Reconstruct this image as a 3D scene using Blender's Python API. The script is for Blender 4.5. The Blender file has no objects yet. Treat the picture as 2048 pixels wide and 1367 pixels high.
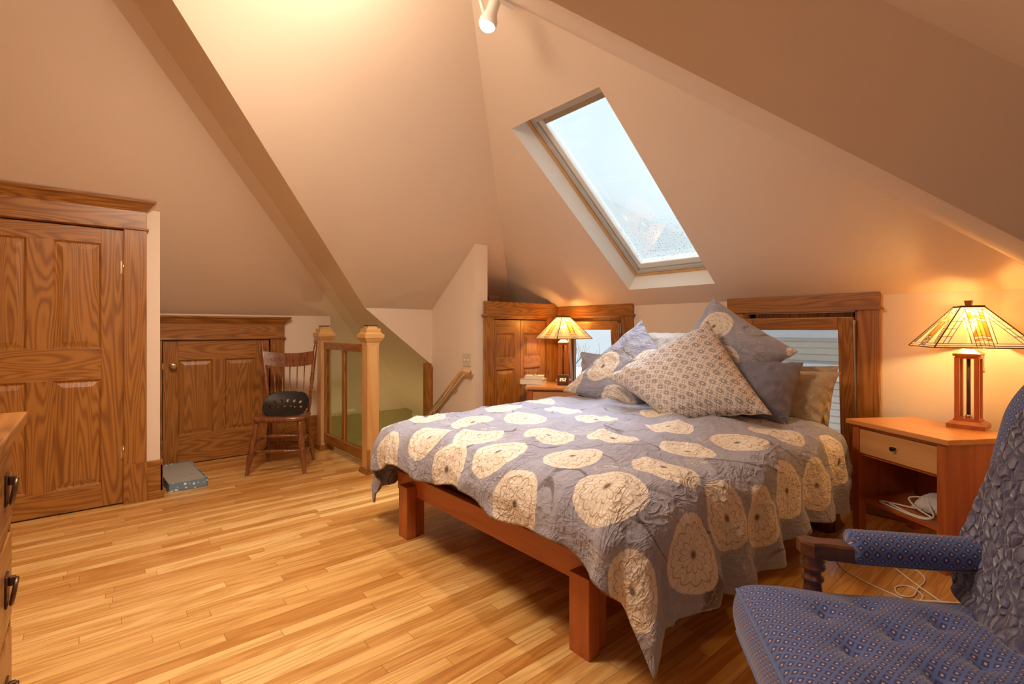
import bpy, bmesh, math, random
from mathutils import Vector, Matrix, noise as MN
random.seed(7)
PI = math.pi
COL = bpy.context.scene.collection

# ------------------------------------------------------------------ materials
def new_mat(name):
    m = bpy.data.materials.new(name); m.use_nodes = True
    nt = m.node_tree
    return m, nt, nt.nodes, nt.links, nt.nodes['Principled BSDF']

class NG:
    """small helper to write node maths"""
    def __init__(s, nt): s.nt = nt; s.n = nt.nodes; s.l = nt.links
    def put(s, sock, v):
        if v is None: return
        if hasattr(v, 'is_linked') or hasattr(v, 'links'): s.l.new(v, sock)
        else: sock.default_value = v
    def m(s, op, a, b=None, c=None, clamp=False):
        n = s.n.new('ShaderNodeMath'); n.operation = op; n.use_clamp = clamp
        s.put(n.inputs[0], a); s.put(n.inputs[1], b); s.put(n.inputs[2], c)
        return n.outputs[0]
    def vm(s, op, a, b=None):
        n = s.n.new('ShaderNodeVectorMath'); n.operation = op
        s.put(n.inputs[0], a); s.put(n.inputs[1], b)
        return n.outputs['Value'] if op in ('LENGTH', 'DISTANCE', 'DOT_PRODUCT') else n.outputs[0]
    def obj(s): return s.n.new('ShaderNodeTexCoord').outputs['Object']
    def uv(s): return s.n.new('ShaderNodeTexCoord').outputs['UV']
    def sep(s, v):
        n = s.n.new('ShaderNodeSeparateXYZ'); s.put(n.inputs[0], v); return n.outputs
    def comb(s, x, y, z=0.0):
        n = s.n.new('ShaderNodeCombineXYZ')
        s.put(n.inputs[0], x); s.put(n.inputs[1], y); s.put(n.inputs[2], z); return n.outputs[0]
    def noise(s, v, scale, detail=3, rough=.5, dist=0.0):
        n = s.n.new('ShaderNodeTexNoise'); s.put(n.inputs['Vector'], v)
        n.inputs['Scale'].default_value = scale; n.inputs['Detail'].default_value = detail
        n.inputs['Roughness'].default_value = rough; n.inputs['Distortion'].default_value = dist
        return n.outputs[0]
    def vor(s, v, scale, feature='F1', rnd=1.0):
        n = s.n.new('ShaderNodeTexVoronoi'); n.feature = feature; s.put(n.inputs['Vector'], v)
        n.inputs['Scale'].default_value = scale; n.inputs['Randomness'].default_value = rnd
        return n
    def white(s, v):
        n = s.n.new('ShaderNodeTexWhiteNoise'); n.noise_dimensions = '3D'; s.put(n.inputs[0], v); return n.outputs[0]
    def ramp(s, f, stops):
        n = s.n.new('ShaderNodeValToRGB'); e = n.color_ramp.elements
        while len(e) < len(stops): e.new(.5)
        for i, (p, c) in enumerate(stops):
            e[i].position = p; e[i].color = (c[0], c[1], c[2], 1)
        s.put(n.inputs[0], f); return n.outputs[0]
    def mix(s, f, a, b, blend='MIX'):
        n = s.n.new('ShaderNodeMix'); n.data_type = 'RGBA'; n.blend_type = blend
        s.put(n.inputs['Factor'], f)
        for k, v in ((6, a), (7, b)):
            if isinstance(v, tuple) and len(v) == 3: v = (*v, 1)
            s.put(n.inputs[k], v)
        return n.outputs[2]
    def bump(s, h, strength, dist, bsdf):
        n = s.n.new('ShaderNodeBump'); n.inputs['Strength'].default_value = strength
        n.inputs['Distance'].default_value = dist; s.put(n.inputs['Height'], h)
        s.l.new(n.outputs[0], bsdf.inputs['Normal'])
    def sstep(s, x, a, b):
        n = s.n.new('ShaderNodeMapRange'); n.interpolation_type = 'SMOOTHSTEP'
        s.put(n.inputs[0], x); n.inputs[1].default_value = a; n.inputs[2].default_value = b
        return n.outputs[0]

def plain(name, col, rough=.5, metal=0.0, spec=.5, coat=0.0, emit=None, es=0.0):
    m, nt, n, l, b = new_mat(name)
    g = NG(nt)
    v = g.noise(g.obj(), 9, 4)
    c = g.mix(v, tuple(x * .92 for x in col), tuple(min(1, x * 1.08) for x in col))
    l.new(c, b.inputs['Base Color'])
    b.inputs['Roughness'].default_value = rough; b.inputs['Metallic'].default_value = metal
    b.inputs['Specular IOR Level'].default_value = spec; b.inputs['Coat Weight'].default_value = coat
    if emit: b.inputs['Emission Color'].default_value = (*emit, 1); b.inputs['Emission Strength'].default_value = es
    return m

def paint(name, col, bump=.08):
    m, nt, n, l, b = new_mat(name); g = NG(nt); o = g.obj()
    big = g.noise(o, .9, 2); fine = g.noise(o, 260, 2, .6)
    c = g.mix(big, tuple(x * .95 for x in col), tuple(x * 1.03 for x in col))
    c2 = g.mix(g.m('MULTIPLY', fine, .25), c, tuple(x * .8 for x in col))
    l.new(c2, b.inputs['Base Color']); b.inputs['Roughness'].default_value = .75
    b.inputs['Specular IOR Level'].default_value = .25
    g.bump(fine, bump, .004, b)
    return m

def wood(name, c_dark, c_mid, c_light, axis='z', rings=16, rough=.38, contrast=1.0, scale=1.0, coat=.25):
    """flat-sawn grain: contour lines of a stretched noise field, plus fine pores"""
    m, nt, n, l, b = new_mat(name); g = NG(nt); o = g.obj()
    k = 1.0
    st = {'x': (.085, 1, 1), 'y': (1, .085, 1), 'z': (1, 1, .085)}[axis]
    sf = {'x': (.03, 1, 1), 'y': (1, .03, 1), 'z': (1, 1, .03)}[axis]
    a = g.vm('MULTIPLY', o, st); f = g.vm('MULTIPLY', o, sf)
    n1 = g.noise(a, 5.0 * scale, 2, .45, .3)
    s1 = g.m('SINE', g.m('MULTIPLY', n1, rings * 6.28))
    s1 = g.m('POWER', g.m('MULTIPLY_ADD', s1, .5, .5), 1.6)
    pores = g.noise(f, 150 * scale, 3, .65)
    tone = g.noise(a, 1.6 * scale, 2)
    v = g.m('ADD', g.m('MULTIPLY', s1, .42 * contrast), g.m('MULTIPLY', pores, .38))
    v = g.m('ADD', v, g.m('MULTIPLY', g.m('SUBTRACT', tone, .5), .5))
    c = g.ramp(v, [(.12, c_light), (.42, c_mid), (.78, c_dark)])
    l.new(c, b.inputs['Base Color']); b.inputs['Roughness'].default_value = rough
    b.inputs['Coat Weight'].default_value = coat; b.inputs['Coat Roughness'].default_value = .25
    g.bump(v, .12, .002, b)
    return m

M = {}
M['wall'] = paint('wall_paint', (.80, .66, .52))
M['olive'] = paint('olive_paint', (.42, .36, .16))
M['white_paint'] = paint('white_paint', (.86, .82, .74), .03)
OAKD, OAKM, OAKL = (.115, .038, .006), (.27, .100, .016), (.40, .165, .030)
for ax in 'xyz':
    M['oak' + ax] = wood('stained_oak_' + ax, OAKD, OAKM, OAKL, ax, 30, contrast=.8)
    M['cherry' + ax] = wood('cherry_wood_' + ax, (.27, .055, .010), (.40, .095, .020), (.50, .14, .032), ax, 6, .33, .5)
    M['fir' + ax] = wood('clear_fir_' + ax, (.46, .22, .07), (.60, .32, .11), (.70, .42, .16), ax, 9, .4, .5)
    M['dark' + ax] = wood('dark_walnut_' + ax, (.035, .012, .005), (.085, .026, .010), (.13, .042, .015), ax, 8, .3, .6, 1, .4)
M['cherry_top'] = wood('honey_cherry', (.44, .15, .035), (.58, .23, .06), (.68, .31, .09), 'x', 6, .3, .5)
M['drawer_wood'] = wood('maple_drawer', (.42, .17, .05), (.55, .26, .09), (.64, .34, .13), 'x', 7, .35, .6)
M['antique'] = wood('antique_chair_wood', (.055, .016, .006), (.16, .048, .014), (.26, .085, .024), 'z', 7, .3, .7, 2, .4)
M['black_metal'] = plain('black_metal', (.03, .028, .025), .35, .9)
M['iron'] = plain('cast_iron', (.035, .028, .025), .5, .6)
M['brass'] = plain('aged_brass', (.62, .48, .26), .3, .95)
M['steel'] = plain('satin_steel', (.55, .55, .55), .35, .9)
M['bronze'] = plain('bronze', (.16, .10, .07), .35, .9)
M['white_plastic'] = plain('white_plastic', (.80, .76, .70), .4)
M['ivory'] = plain('ivory_plastic', (.62, .55, .38), .4)
M['grey_alu'] = plain('grey_aluminium', (.55, .53, .48), .4, .2)
M['white_alu'] = plain('white_sash', (.80, .78, .72), .4)
M['dark_gap'] = plain('dark_gap', (.02, .014, .01), .8)
M['cable'] = plain('white_cable', (.82, .74, .62), .45)
M['paper'] = plain('book_paper', (.82, .74, .60), .8)
M['cover_grey'] = plain('book_cover', (.50, .42, .33), .6)
M['cover_cream'] = plain('book_cover_cream', (.80, .72, .58), .6)
M['cushion_dark'] = plain('mattress_sheet', (.15, .12, .14), .9)
M['snow'] = plain('snow_ground', (.55, .52, .52), .9)
M['bark'] = plain('bark', (.20, .16, .15), .9)
M['siding'] = plain('pale_siding', (.60, .50, .42), .8)
M['roofgrey'] = plain('grey_roof', (.42, .40, .40), .9)
M['glass_dark'] = plain('dark_pane', (.3, .32, .36), .2)
M['bulb'] = plain('bulb', (1, .95, .9), .4, emit=(1, .9, .8), es=8)
M['leadcame'] = plain('lead_came', (.10, .055, .03), .45, .5)

def mat_floor():
    m, nt, n, l, b = new_mat('oak_strip_floor'); g = NG(nt); o = g.obj()
    x, y, z = g.sep(o)
    W = .057
    row = g.m('FLOOR', g.m('DIVIDE', y, W))
    h = g.white(g.comb(row, 3.7, 1.1))
    L = g.m('MULTIPLY_ADD', g.white(g.comb(row, 9.1, 2.2)), .5, .55)
    xx = g.m('DIVIDE', g.m('ADD', x, g.m('MULTIPLY', h, 5.0)), L)
    colm = g.m('FLOOR', xx)
    rnd = g.white(g.comb(row, colm, 5.0)); rnd2 = g.white(g.comb(colm, row, 8.0))
    # grain
    gv = g.vm('ADD', g.vm('MULTIPLY', o, (.09, 1, 1)), g.comb(g.m('MULTIPLY', rnd, 30), g.m('MULTIPLY', rnd2, 17), 0.0))
    n1 = g.noise(gv, 9, 2, .5, .3)
    s1 = g.m('MULTIPLY_ADD', g.m('SINE', g.m('MULTIPLY', n1, 60)), .5, .5)
    pores = g.noise(g.vm('MULTIPLY', o, (.035, 1, 1)), 260, 3, .6)
    base = g.ramp(rnd, [(0, (.54, .24, .055)), (.3, (.66, .35, .10)), (.65, (.75, .43, .14)), (1, (.83, .54, .21))])
    dark = g.mix(1.0, base, (.72, .60, .44), 'MULTIPLY')
    v = g.m('ADD', g.m('MULTIPLY', s1, .45), g.m('MULTIPLY', pores, .5))
    c = g.mix(g.sstep(v, .25, .95), base, dark)
    fy = g.m('FRACT', g.m('DIVIDE', y, W)); fx = g.m('FRACT', xx)
    ey = g.m('MINIMUM', fy, g.m('SUBTRACT', 1.0, fy))
    ex = g.m('MULTIPLY', g.m('MINIMUM', fx, g.m('SUBTRACT', 1.0, fx)), g.m('DIVIDE', L, W))
    gap = g.m('SUBTRACT', 1.0, g.sstep(g.m('MINIMUM', ey, ex), .008, .035))
    c = g.mix(g.m('MULTIPLY', gap, .6), c, (.16, .06, .015))
    l.new(c, b.inputs['Base Color'])
    b.inputs['Roughness'].default_value = .30; b.inputs['Coat Weight'].default_value = .25
    b.inputs['Coat Roughness'].default_value = .22
    g.bump(g.m('SUBTRACT', g.m('MULTIPLY', v, .15), gap), .25, .002, b)
    return m
M['floor'] = mat_floor()

def mat_floral(name='floral_cotton', dens=1.0):
    """flower discs come from a per-vertex field (offset to the flower centre), stems and sprigs from noise"""
    m, nt, n, l, b = new_mat(name); g = NG(nt)
    a = n.new('ShaderNodeAttribute'); a.attribute_name = 'flower'
    fx, fy, fid = g.sep(a.outputs['Vector'])
    a2 = n.new('ShaderNodeAttribute'); a2.attribute_name = 'cloth'
    cl = a2.outputs['Vector']
    wob = g.noise(cl, 9, 2)
    r = g.m('SQRT', g.m('ADD', g.m('MULTIPLY', fx, fx), g.m('MULTIPLY', fy, fy)))
    th = g.m('ARCTAN2', fy, fx)
    r2 = g.m('ADD', r, g.m('MULTIPLY', g.m('SUBTRACT', wob, .5), .08))
    rz = g.m('ADD', fid, g.m('MULTIPLY', g.m('SUBTRACT', wob, .5), .08))
    disc = g.m('SUBTRACT', 1.0, g.sstep(rz, .97, 1.0))
    # scalloped petal rings, petals offset ring by ring
    sc = g.m('ABSOLUTE', g.m('SINE', g.m('MULTIPLY', th, 6.5)))
    rr = g.m('SUBTRACT', g.m('MULTIPLY', r2, 3.1), g.m('MULTIPLY', sc, .42))
    ring = g.m('FLOOR', rr)
    fr = g.m('FRACT', rr)
    ln1 = g.m('SUBTRACT', 1.0, g.sstep(g.m('MINIMUM', fr, g.m('SUBTRACT', 1.0, fr)), .03, .085))
    th2 = g.m('ADD', g.m('MULTIPLY', th, 6.5), g.m('MULTIPLY', ring, 1.57))
    rad = g.m('MULTIPLY', g.m('ABSOLUTE', g.m('SINE', th2)), g.m('MAXIMUM', r2, .12))
    ln2 = g.m('SUBTRACT', 1.0, g.sstep(rad, .02, .055))
    ln = g.m('MAXIMUM', ln1, ln2)
    core = g.m('SUBTRACT', 1.0, g.sstep(r2, .06, .13))
    # stems: thin contour lines of a broad noise; sprigs: fine light strokes in patches
    nz = g.noise(cl, 3.1, 1, .4)
    st = g.m('SUBTRACT', 1.0, g.sstep(g.m('ABSOLUTE', g.m('SUBTRACT', nz, .5)), .005, .011))
    st = g.m('MULTIPLY', st, g.sstep(g.noise(cl, 2.3, 0), .45, .55))
    patch = g.sstep(g.noise(cl, 6.0, 1), .60, .66)
    wv = g.m('ABSOLUTE', g.m('SUBTRACT', g.noise(cl, 42, 1, .4), .5))
    spr = g.m('MULTIPLY', patch, g.m('SUBTRACT', 1.0, g.sstep(wv, .01, .035)))
    weave = g.noise(cl, 420, 1)
    bg = g.mix(g.noise(cl, 3, 3), (.31, .30, .355), (.42, .41, .48))
    bg = g.mix(g.m('MULTIPLY', st, .8), bg, (.13, .105, .10))
    bg = g.mix(g.m('MULTIPLY', spr, .7), bg, (.72, .62, .50))
    pet = g.mix(g.m('MULTIPLY', ln, .75), (.80, .71, .59), (.36, .20, .07))
    pet = g.mix(core, pet, (.16, .12, .10))
    c = g.mix(disc, bg, pet)
    c = g.mix(g.m('MULTIPLY', weave, .35), c, g.mix(1.0, c, (.68, .66, .66), 'MULTIPLY'))
    l.new(c, b.inputs['Base Color'])
    b.inputs['Roughness'].default_value = .9; b.inputs['Specular IOR Level'].default_value = .15
    b.inputs['Sheen Weight'].default_value = .15
    wr = g.noise(g.vm('MULTIPLY', cl, (1.0, 1.7, 1)), 16, 4, .55, .8)
    n2 = g.noise(g.vm('MULTIPLY', cl, (1.0, 2.2, 1)), 7, 3, .5, 1.2)
    cr = g.m('POWER', g.m('SUBTRACT', 1.0, g.m('ABSOLUTE', g.m('MULTIPLY_ADD', n2, 2.0, -1.0))), 9.0)
    n3 = g.noise(g.vm('MULTIPLY', cl, (2.1, 1.0, 1)), 15, 2, .5, 1.0)
    cr2 = g.m('POWER', g.m('SUBTRACT', 1.0, g.m('ABSOLUTE', g.m('MULTIPLY_ADD', n3, 2.0, -1.0))), 7.0)
    hh = g.m('ADD', g.m('ADD', g.m('MULTIPLY', wr, .8), g.m('MULTIPLY', cr, .5)), g.m('ADD', g.m('MULTIPLY', cr2, .22), g.m('MULTIPLY', weave, .04)))
    g.bump(hh, .55, .022, b)
    return m
M['floral'] = mat_floral()

def mat_lattice():
    m, nt, n, l, b = new_mat('lattice_print_cotton'); g = NG(nt)
    a2 = n.new('ShaderNodeAttribute'); a2.attribute_name = 'cloth'
    cl = g.vm('MULTIPLY', a2.outputs['Vector'], (16, 16, 0)); x, y, z = g.sep(cl)
    fx = g.m('SUBTRACT', g.m('FRACT', x), .5); fy = g.m('SUBTRACT', g.m('FRACT', y), .5)
    r = g.m('SQRT', g.m('ADD', g.m('MULTIPLY', fx, fx), g.m('MULTIPLY', fy, fy)))
    def ringl(rr, r0, w): return g.m('SUBTRACT', 1.0, g.sstep(g.m('ABSOLUTE', g.m('SUBTRACT', rr, r0)), w * .5, w))
    c1 = ringl(r, .16, .05); c0 = ringl(r, .27, .035)
    gx = g.m('ABSOLUTE', fx); gy = g.m('ABSOLUTE', fy)
    dx = g.m('SUBTRACT', .5, gx); dy = g.m('SUBTRACT', .5, gy)
    rc = g.m('SQRT', g.m('ADD', g.m('MULTIPLY', g.m('SUBTRACT', dx, .5), g.m('SUBTRACT', dx, .5)), g.m('MULTIPLY', dy, dy)))
    o1 = ringl(g.m('SQRT', g.m('ADD', g.m('MULTIPLY', dx, g.m('MULTIPLY', dx, 7.0)), g.m('MULTIPLY', fy, fy))), .36, .045)
    o2 = ringl(g.m('SQRT', g.m('ADD', g.m('MULTIPLY', dy, g.m('MULTIPLY', dy, 7.0)), g.m('MULTIPLY', fx, fx))), .36, .045)
    ln = g.m('MAXIMUM', g.m('MAXIMUM', c1, c0), g.m('MAXIMUM', o1, o2))
    weave = g.noise(a2.outputs['Vector'], 300, 1)
    c = g.mix(g.m('MULTIPLY', ln, .95), g.mix(weave, (.56, .48, .42), (.72, .63, .56)), (.10, .085, .10))
    l.new(c, b.inputs['Base Color']); b.inputs['Roughness'].default_value = .9
    wr = g.noise(a2.outputs['Vector'], 14, 4, .6, 1.0)
    n3 = g.noise(a2.outputs['Vector'], 8, 2, .5, 1.0)
    cr2 = g.m('POWER', g.m('SUBTRACT', 1.0, g.m('ABSOLUTE', g.m('MULTIPLY_ADD', n3, 2.0, -1.0))), 7.0)
    g.bump(g.m('ADD', wr, g.m('MULTIPLY', cr2, .4)), .5, .02, b)
    return m
M['lattice'] = mat_lattice()

def mat_cloth(name, ca, cb, scale=12, st=.5, rough=.85, sheen=.2):
    m, nt, n, l, b = new_mat(name); g = NG(nt); o = g.obj()
    w = g.noise(o, 350, 1); big = g.noise(o, 3, 2)
    c = g.mix(big, ca, cb); c = g.mix(g.m('MULTIPLY', w, .3), c, tuple(x * .6 for x in ca))
    l.new(c, b.inputs['Base Color']); b.inputs['Roughness'].default_value = rough
    b.inputs['Sheen Weight'].default_value = sheen; b.inputs['Specular IOR Level'].default_value = .25
    n3 = g.noise(o, scale * .6, 2, .5, 1.3)
    cr2 = g.m('POWER', g.m('SUBTRACT', 1.0, g.m('ABSOLUTE', g.m('MULTIPLY_ADD', n3, 2.0, -1.0))), 7.0)
    g.bump(g.m('ADD', g.noise(o, scale, 4, .55, 1.0), g.m('MULTIPLY', cr2, .4)), st, .025, b)
    return m
M['slate'] = mat_cloth('slate_sateen', (.16, .155, .205), (.21, .20, .26), 8, .3, .55)
M['khaki'] = mat_cloth('khaki_linen', (.42, .33, .22), (.50, .41, .29), 10, .5)
M['white_floral'] = mat_cloth('pale_pillow', (.66, .62, .60), (.78, .74, .70), 14, .5)
M['blue_soft'] = mat_cloth('blue_grey_cotton', (.28, .29, .38), (.36, .37, .46), 10, .5)

def mat_uphol():
    m, nt, n, l, b = new_mat('blue_jacquard'); g = NG(nt)
    a2 = n.new('ShaderNodeAttribute'); a2.attribute_name = 'cloth'; cl0 = a2.outputs['Vector']
    x, y, z = g.sep(cl0)
    # diamond lattice (45 degrees) with a gold fleck in each cell
    u = g.m('MULTIPLY', g.m('ADD', x, y), 38.0); v = g.m('MULTIPLY', g.m('SUBTRACT', x, y), 38.0)
    fu = g.m('ABSOLUTE', g.m('SUBTRACT', g.m('FRACT', u), .5)); fv = g.m('ABSOLUTE', g.m('SUBTRACT', g.m('FRACT', v), .5))
    cell = g.m('MAXIMUM', fu, fv)
    line = g.sstep(cell, .30, .36)
    fleck = g.m('SUBTRACT', 1.0, g.sstep(cell, .09, .14))
    weave = g.noise(g.vm('MULTIPLY', cl0, (1, 3, 1)), 260, 2)
    blue = g.mix(weave, (.055, .085, .24), (.13, .19, .42))
    c = g.mix(line, g.mix(1.0, blue, (.42, .36, .50), 'MULTIPLY'), blue)
    c = g.mix(fleck, c, g.mix(weave, (.50, .26, .17), (.72, .52, .36)))
    l.new(c, b.inputs['Base Color']); b.inputs['Roughness'].default_value = .85
    b.inputs['Sheen Weight'].default_value = .3
    g.bump(g.m('ADD', g.m('MULTIPLY', line, .5), g.m('MULTIPLY', weave, .4)), .4, .002, b)
    return m
M['uphol'] = mat_uphol()

def mat_quilt():
    m, nt, n, l, b = new_mat('slate_quilting'); g = NG(nt)
    a2 = n.new('ShaderNodeAttribute'); a2.attribute_name = 'cloth'; cl = a2.outputs['Vector']
    d = g.vm('ADD', cl, g.vm('MULTIPLY', g.comb(g.noise(cl, 22, 2), g.noise(g.vm('ADD', cl, (5, 5, 5)), 22, 2)), (.03, .03, 0)))
    v = g.vor(d, 38, 'DISTANCE_TO_EDGE').outputs['Distance']
    h = g.sstep(v, 0, .35)
    c = g.mix(h, (.075, .07, .13), (.20, .20, .33))
    l.new(c, b.inputs['Base Color']); b.inputs['Roughness'].default_value = .9
    b.inputs['Sheen Weight'].default_value = .5
    g.bump(g.m('ADD', h, g.m('MULTIPLY', g.noise(cl, 90, 2), .4)), 1.0, .010, b)
    return m
M['quilt'] = mat_quilt()

def mat_glass(name, tint=(1, 1, 1), fac=.10, speck=False, rough=0.0):
    m = bpy.data.materials.new(name); m.use_nodes = True; nt = m.node_tree; n = nt.nodes; l = nt.links
    for x in list(n): n.remove(x)
    g = NG(nt); out = n.new('ShaderNodeOutputMaterial')
    t = n.new('ShaderNodeBsdfTransparent'); t.inputs[0].default_value = (*tint, 1)
    gl = n.new('ShaderNodeBsdfGlossy'); gl.inputs['Roughness'].default_value = rough
    lw = n.new('ShaderNodeLayerWeight'); lw.inputs[0].default_value = .25
    mx = n.new('ShaderNodeMixShader')
    l.new(g.m('ADD', g.m('MULTIPLY', lw.outputs['Fresnel'], .25), fac * .3, clamp=True), mx.inputs[0])
    l.new(t.outputs[0], mx.inputs[1]); l.new(gl.outputs[0], mx.inputs[2]); res = mx.outputs[0]
    if speck:
        o = g.obj(); x, y, z = g.sep(o)
        cells = g.vor(o, 55)
        sp = g.m('SUBTRACT', 1.0, g.sstep(cells.outputs['Distance'], .22, .34))
        keep = g.m('GREATER_THAN', g.m('ADD', g.white(cells.outputs['Position']), g.m('MULTIPLY', g.noise(o, 4, 2), .5)), .80)
        low = g.sstep(x, 1.05, 1.5)
        f = g.m('MULTIPLY', g.m('MULTIPLY', sp, keep), g.m('MULTIPLY', low, .55))
        d = n.new('ShaderNodeBsdfDiffuse'); d.inputs[0].default_value = (.45, .55, .6, 1)
        m2 = n.new('ShaderNodeMixShader'); l.new(f, m2.inputs[0]); l.new(res, m2.inputs[1]); l.new(d.outputs[0], m2.inputs[2]); res = m2.outputs[0]
    l.new(res, out.inputs[0]); return m
M['glass'] = mat_glass('clear_glass', (.90, .92, .93), .12)
M['rail_glass'] = mat_glass('railing_glass', (.93, .98, .94), .35)
M['sky_glass'] = mat_glass('skylight_glass', (.97, 1, 1), .05, True)

def stained(name, col, e):
    m, nt, n, l, b = new_mat(name); g = NG(nt)
    v = g.noise(g.vm('MULTIPLY', g.obj(), (1, 1, .5)), 14, 2)
    c = g.mix(v, tuple(x * .85 for x in col), col)
    l.new(c, b.inputs['Base Color']); l.new(c, b.inputs['Emission Color'])
    b.inputs['Emission Strength'].default_value = e; b.inputs['Roughness'].default_value = .25
    tr = n.new('ShaderNodeBsdfTranslucent'); l.new(c, tr.inputs[0])
    mx = n.new('ShaderNodeMixShader'); mx.inputs[0].default_value = .25
    l.new(b.outputs[0], mx.inputs[1]); l.new(tr.outputs[0], mx.inputs[2])
    tp = n.new('ShaderNodeBsdfTransparent'); tp.inputs[0].default_value = (1, .62, .22, 1)
    m3 = n.new('ShaderNodeMixShader'); m3.inputs[0].default_value = .30
    l.new(mx.outputs[0], m3.inputs[1]); l.new(tp.outputs[0], m3.inputs[2])
    l.new(m3.outputs[0], n['Material Output'].inputs[0]); return m
M['sg_cream'] = stained('cream_art_glass', (1.0, .80, .42), .40)
M['sg_pale'] = stained('pale_art_glass', (.95, .82, .58), .36)
M['sg_amber'] = stained('amber_art_glass', (1.0, .50, .08), .42)
M['sg_orange'] = stained('orange_art_glass', (.90, .22, .03), .38)

# ------------------------------------------------------------------ mesh builder
class MB:
    def __init__(s): s.v = []; s.f = []; s.fm = []; s.mats = []; s.sm = []
    def mi(s, m):
        if isinstance(m, str): m = M[m]
        if m not in s.mats: s.mats.append(m)
        return s.mats.index(m)
    def raw(s, vs, fs, m, smooth=False):
        k = len(s.v); i = s.mi(m)
        s.v += [tuple(v) for v in vs]
        for f in fs: s.f.append([k + a for a in f]); s.fm.append(i); s.sm.append(smooth)
        return s
    def bm(s, b, m, smooth=False, mat=None):
        b.verts.ensure_lookup_table(); b.verts.index_update()
        vs = [(mat @ v.co if mat else v.co) for v in b.verts]
        fs = [[v.index for v in f.verts] for f in b.faces]
        b.free(); return s.raw(vs, fs, m, smooth)
    def box(s, x0, x1, y0, y1, z0, z1, m, bev=0.0, mat=None):
        b = bmesh.new(); bmesh.ops.create_cube(b, size=1)
        for v in b.verts: v.co = Vector(((x0 + x1) / 2 + v.co.x * (x1 - x0), (y0 + y1) / 2 + v.co.y * (y1 - y0), (z0 + z1) / 2 + v.co.z * (z1 - z0)))
        if bev > 0: bmesh.ops.bevel(b, geom=list(b.edges), offset=min(bev, .45 * min(abs(x1 - x0), abs(y1 - y0), abs(z1 - z0))), segments=2, affect='EDGES', profile=.6)
        return s.bm(b, m, False, mat)
    def lathe(s, prof, m, c=(0, 0, 0), seg=24, mat=None, smooth=True):
        vs = []; fs = []
        for r, z in prof:
            for k in range(seg):
                a = 2 * PI * k / seg; vs.append(Vector((c[0] + r * math.cos(a), c[1] + r * math.sin(a), c[2] + z)))
        for i in range(len(prof) - 1):
            for k in range(seg):
                k2 = (k + 1) % seg; fs.append((i * seg + k, i * seg + k2, (i + 1) * seg + k2, (i + 1) * seg + k))
        fs.append(tuple(range(seg))[::-1]); fs.append(tuple((len(prof) - 1) * seg + k for k in range(seg)))
        if mat: vs = [mat @ v for v in vs]
        return s.raw(vs, fs, m, smooth)
    def tube(s, pts, r, m, seg=10, cap=True):
        pts = [Vector(p) for p in pts]; rs = r if isinstance(r, (list, tuple)) else [r] * len(pts)
        vs = []; fs = []; up = None
        for i, p in enumerate(pts):
            t = (pts[min(i + 1, len(pts) - 1)] - pts[max(i - 1, 0)]).normalized()
            if up is None:
                up = Vector((0, 0, 1)) if abs(t.z) < .9 else Vector((1, 0, 0))
            a = t.cross(up).normalized(); b = a.cross(t).normalized(); up = b
            for k in range(seg):
                an = 2 * PI * k / seg; vs.append(p + (a * math.cos(an) + b * math.sin(an)) * rs[i])
        for i in range(len(pts) - 1):
            for k in range(seg):
                k2 = (k + 1) % seg; fs.append((i * seg + k, i * seg + k2, (i + 1) * seg + k2, (i + 1) * seg + k))
        if cap: fs.append(tuple(range(seg))[::-1]); fs.append(tuple((len(pts) - 1) * seg + k for k in range(seg)))
        return s.raw(vs, fs, m, True)
    def prism(s, poly, axis, a0, a1, m):
        """extrude 2D polygon along axis ('x': poly=(y,z); 'y': (x,z); 'z': (x,y))"""
        def P(p, a): return {'x': (a, p[0], p[1]), 'y': (p[0], a, p[1]), 'z': (p[0], p[1], a)}[axis]
        n = len(poly); vs = [P(p, a0) for p in poly] + [P(p, a1) for p in poly]
        fs = [tuple(range(n)), tuple(range(2 * n - 1, n - 1, -1))] + [(i, (i + 1) % n, n + (i + 1) % n, n + i) for i in range(n)]
        return s.raw(vs, fs, m)
    def build(s, name, parent=None, origin=None, solid=0.0, smooth_angle=None):
        o3 = Vector(origin) if origin is not None else Vector((0, 0, 0))
        me = bpy.data.meshes.new(name); me.from_pydata([Vector(v) - o3 for v in s.v], [], s.f)
        for m in s.mats: me.materials.append(m)
        for p, i, sm in zip(me.polygons, s.fm, s.sm): p.material_index = i; p.use_smooth = sm
        me.update(); b = bmesh.new(); b.from_mesh(me); bmesh.ops.recalc_face_normals(b, faces=b.faces); b.to_mesh(me); b.free()
        o = bpy.data.objects.new(name, me); COL.objects.link(o); o.location = o3
        if parent is not None:
            o.parent = parent; o.location = o3
        return o

def tag(o, label=None, cat=None, group=None, kind=None):
    if label: o['label'] = label
    if cat: o['category'] = cat
    if group: o['group'] = group
    if kind: o['kind'] = kind
    return o
def empty(name, loc=(0, 0, 0), rz=0.0, **k):
    o = bpy.data.objects.new(name, None); COL.objects.link(o); o.location = loc; o.rotation_euler = (0, 0, rz)
    o.empty_display_size = .1
    return tag(o, **k)
def part(mb, name, th):
    """mesh whose coordinates are world ones -> child of an unrotated thing"""
    L = Vector(th.location)
    mb.v = [Vector(v) - L for v in mb.v]
    return mb.build(name, th)

# ------------------------------------------------------------------ camera
F = 991.06; YAW = .8667
cam_d = bpy.data.cameras.new('camera'); cam = bpy.data.objects.new('camera', cam_d); COL.objects.link(cam)
cam.location = (0, 0, 1.2); cam.rotation_euler = (PI / 2, 0, YAW - PI / 2)
cam_d.sensor_fit = 'HORIZONTAL'; cam_d.sensor_width = 36; cam_d.lens = F / 2048 * 36; cam_d.shift_y = -25.92 / 2048
cam_d.clip_start = .05
bpy.context.scene.camera = cam

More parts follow.
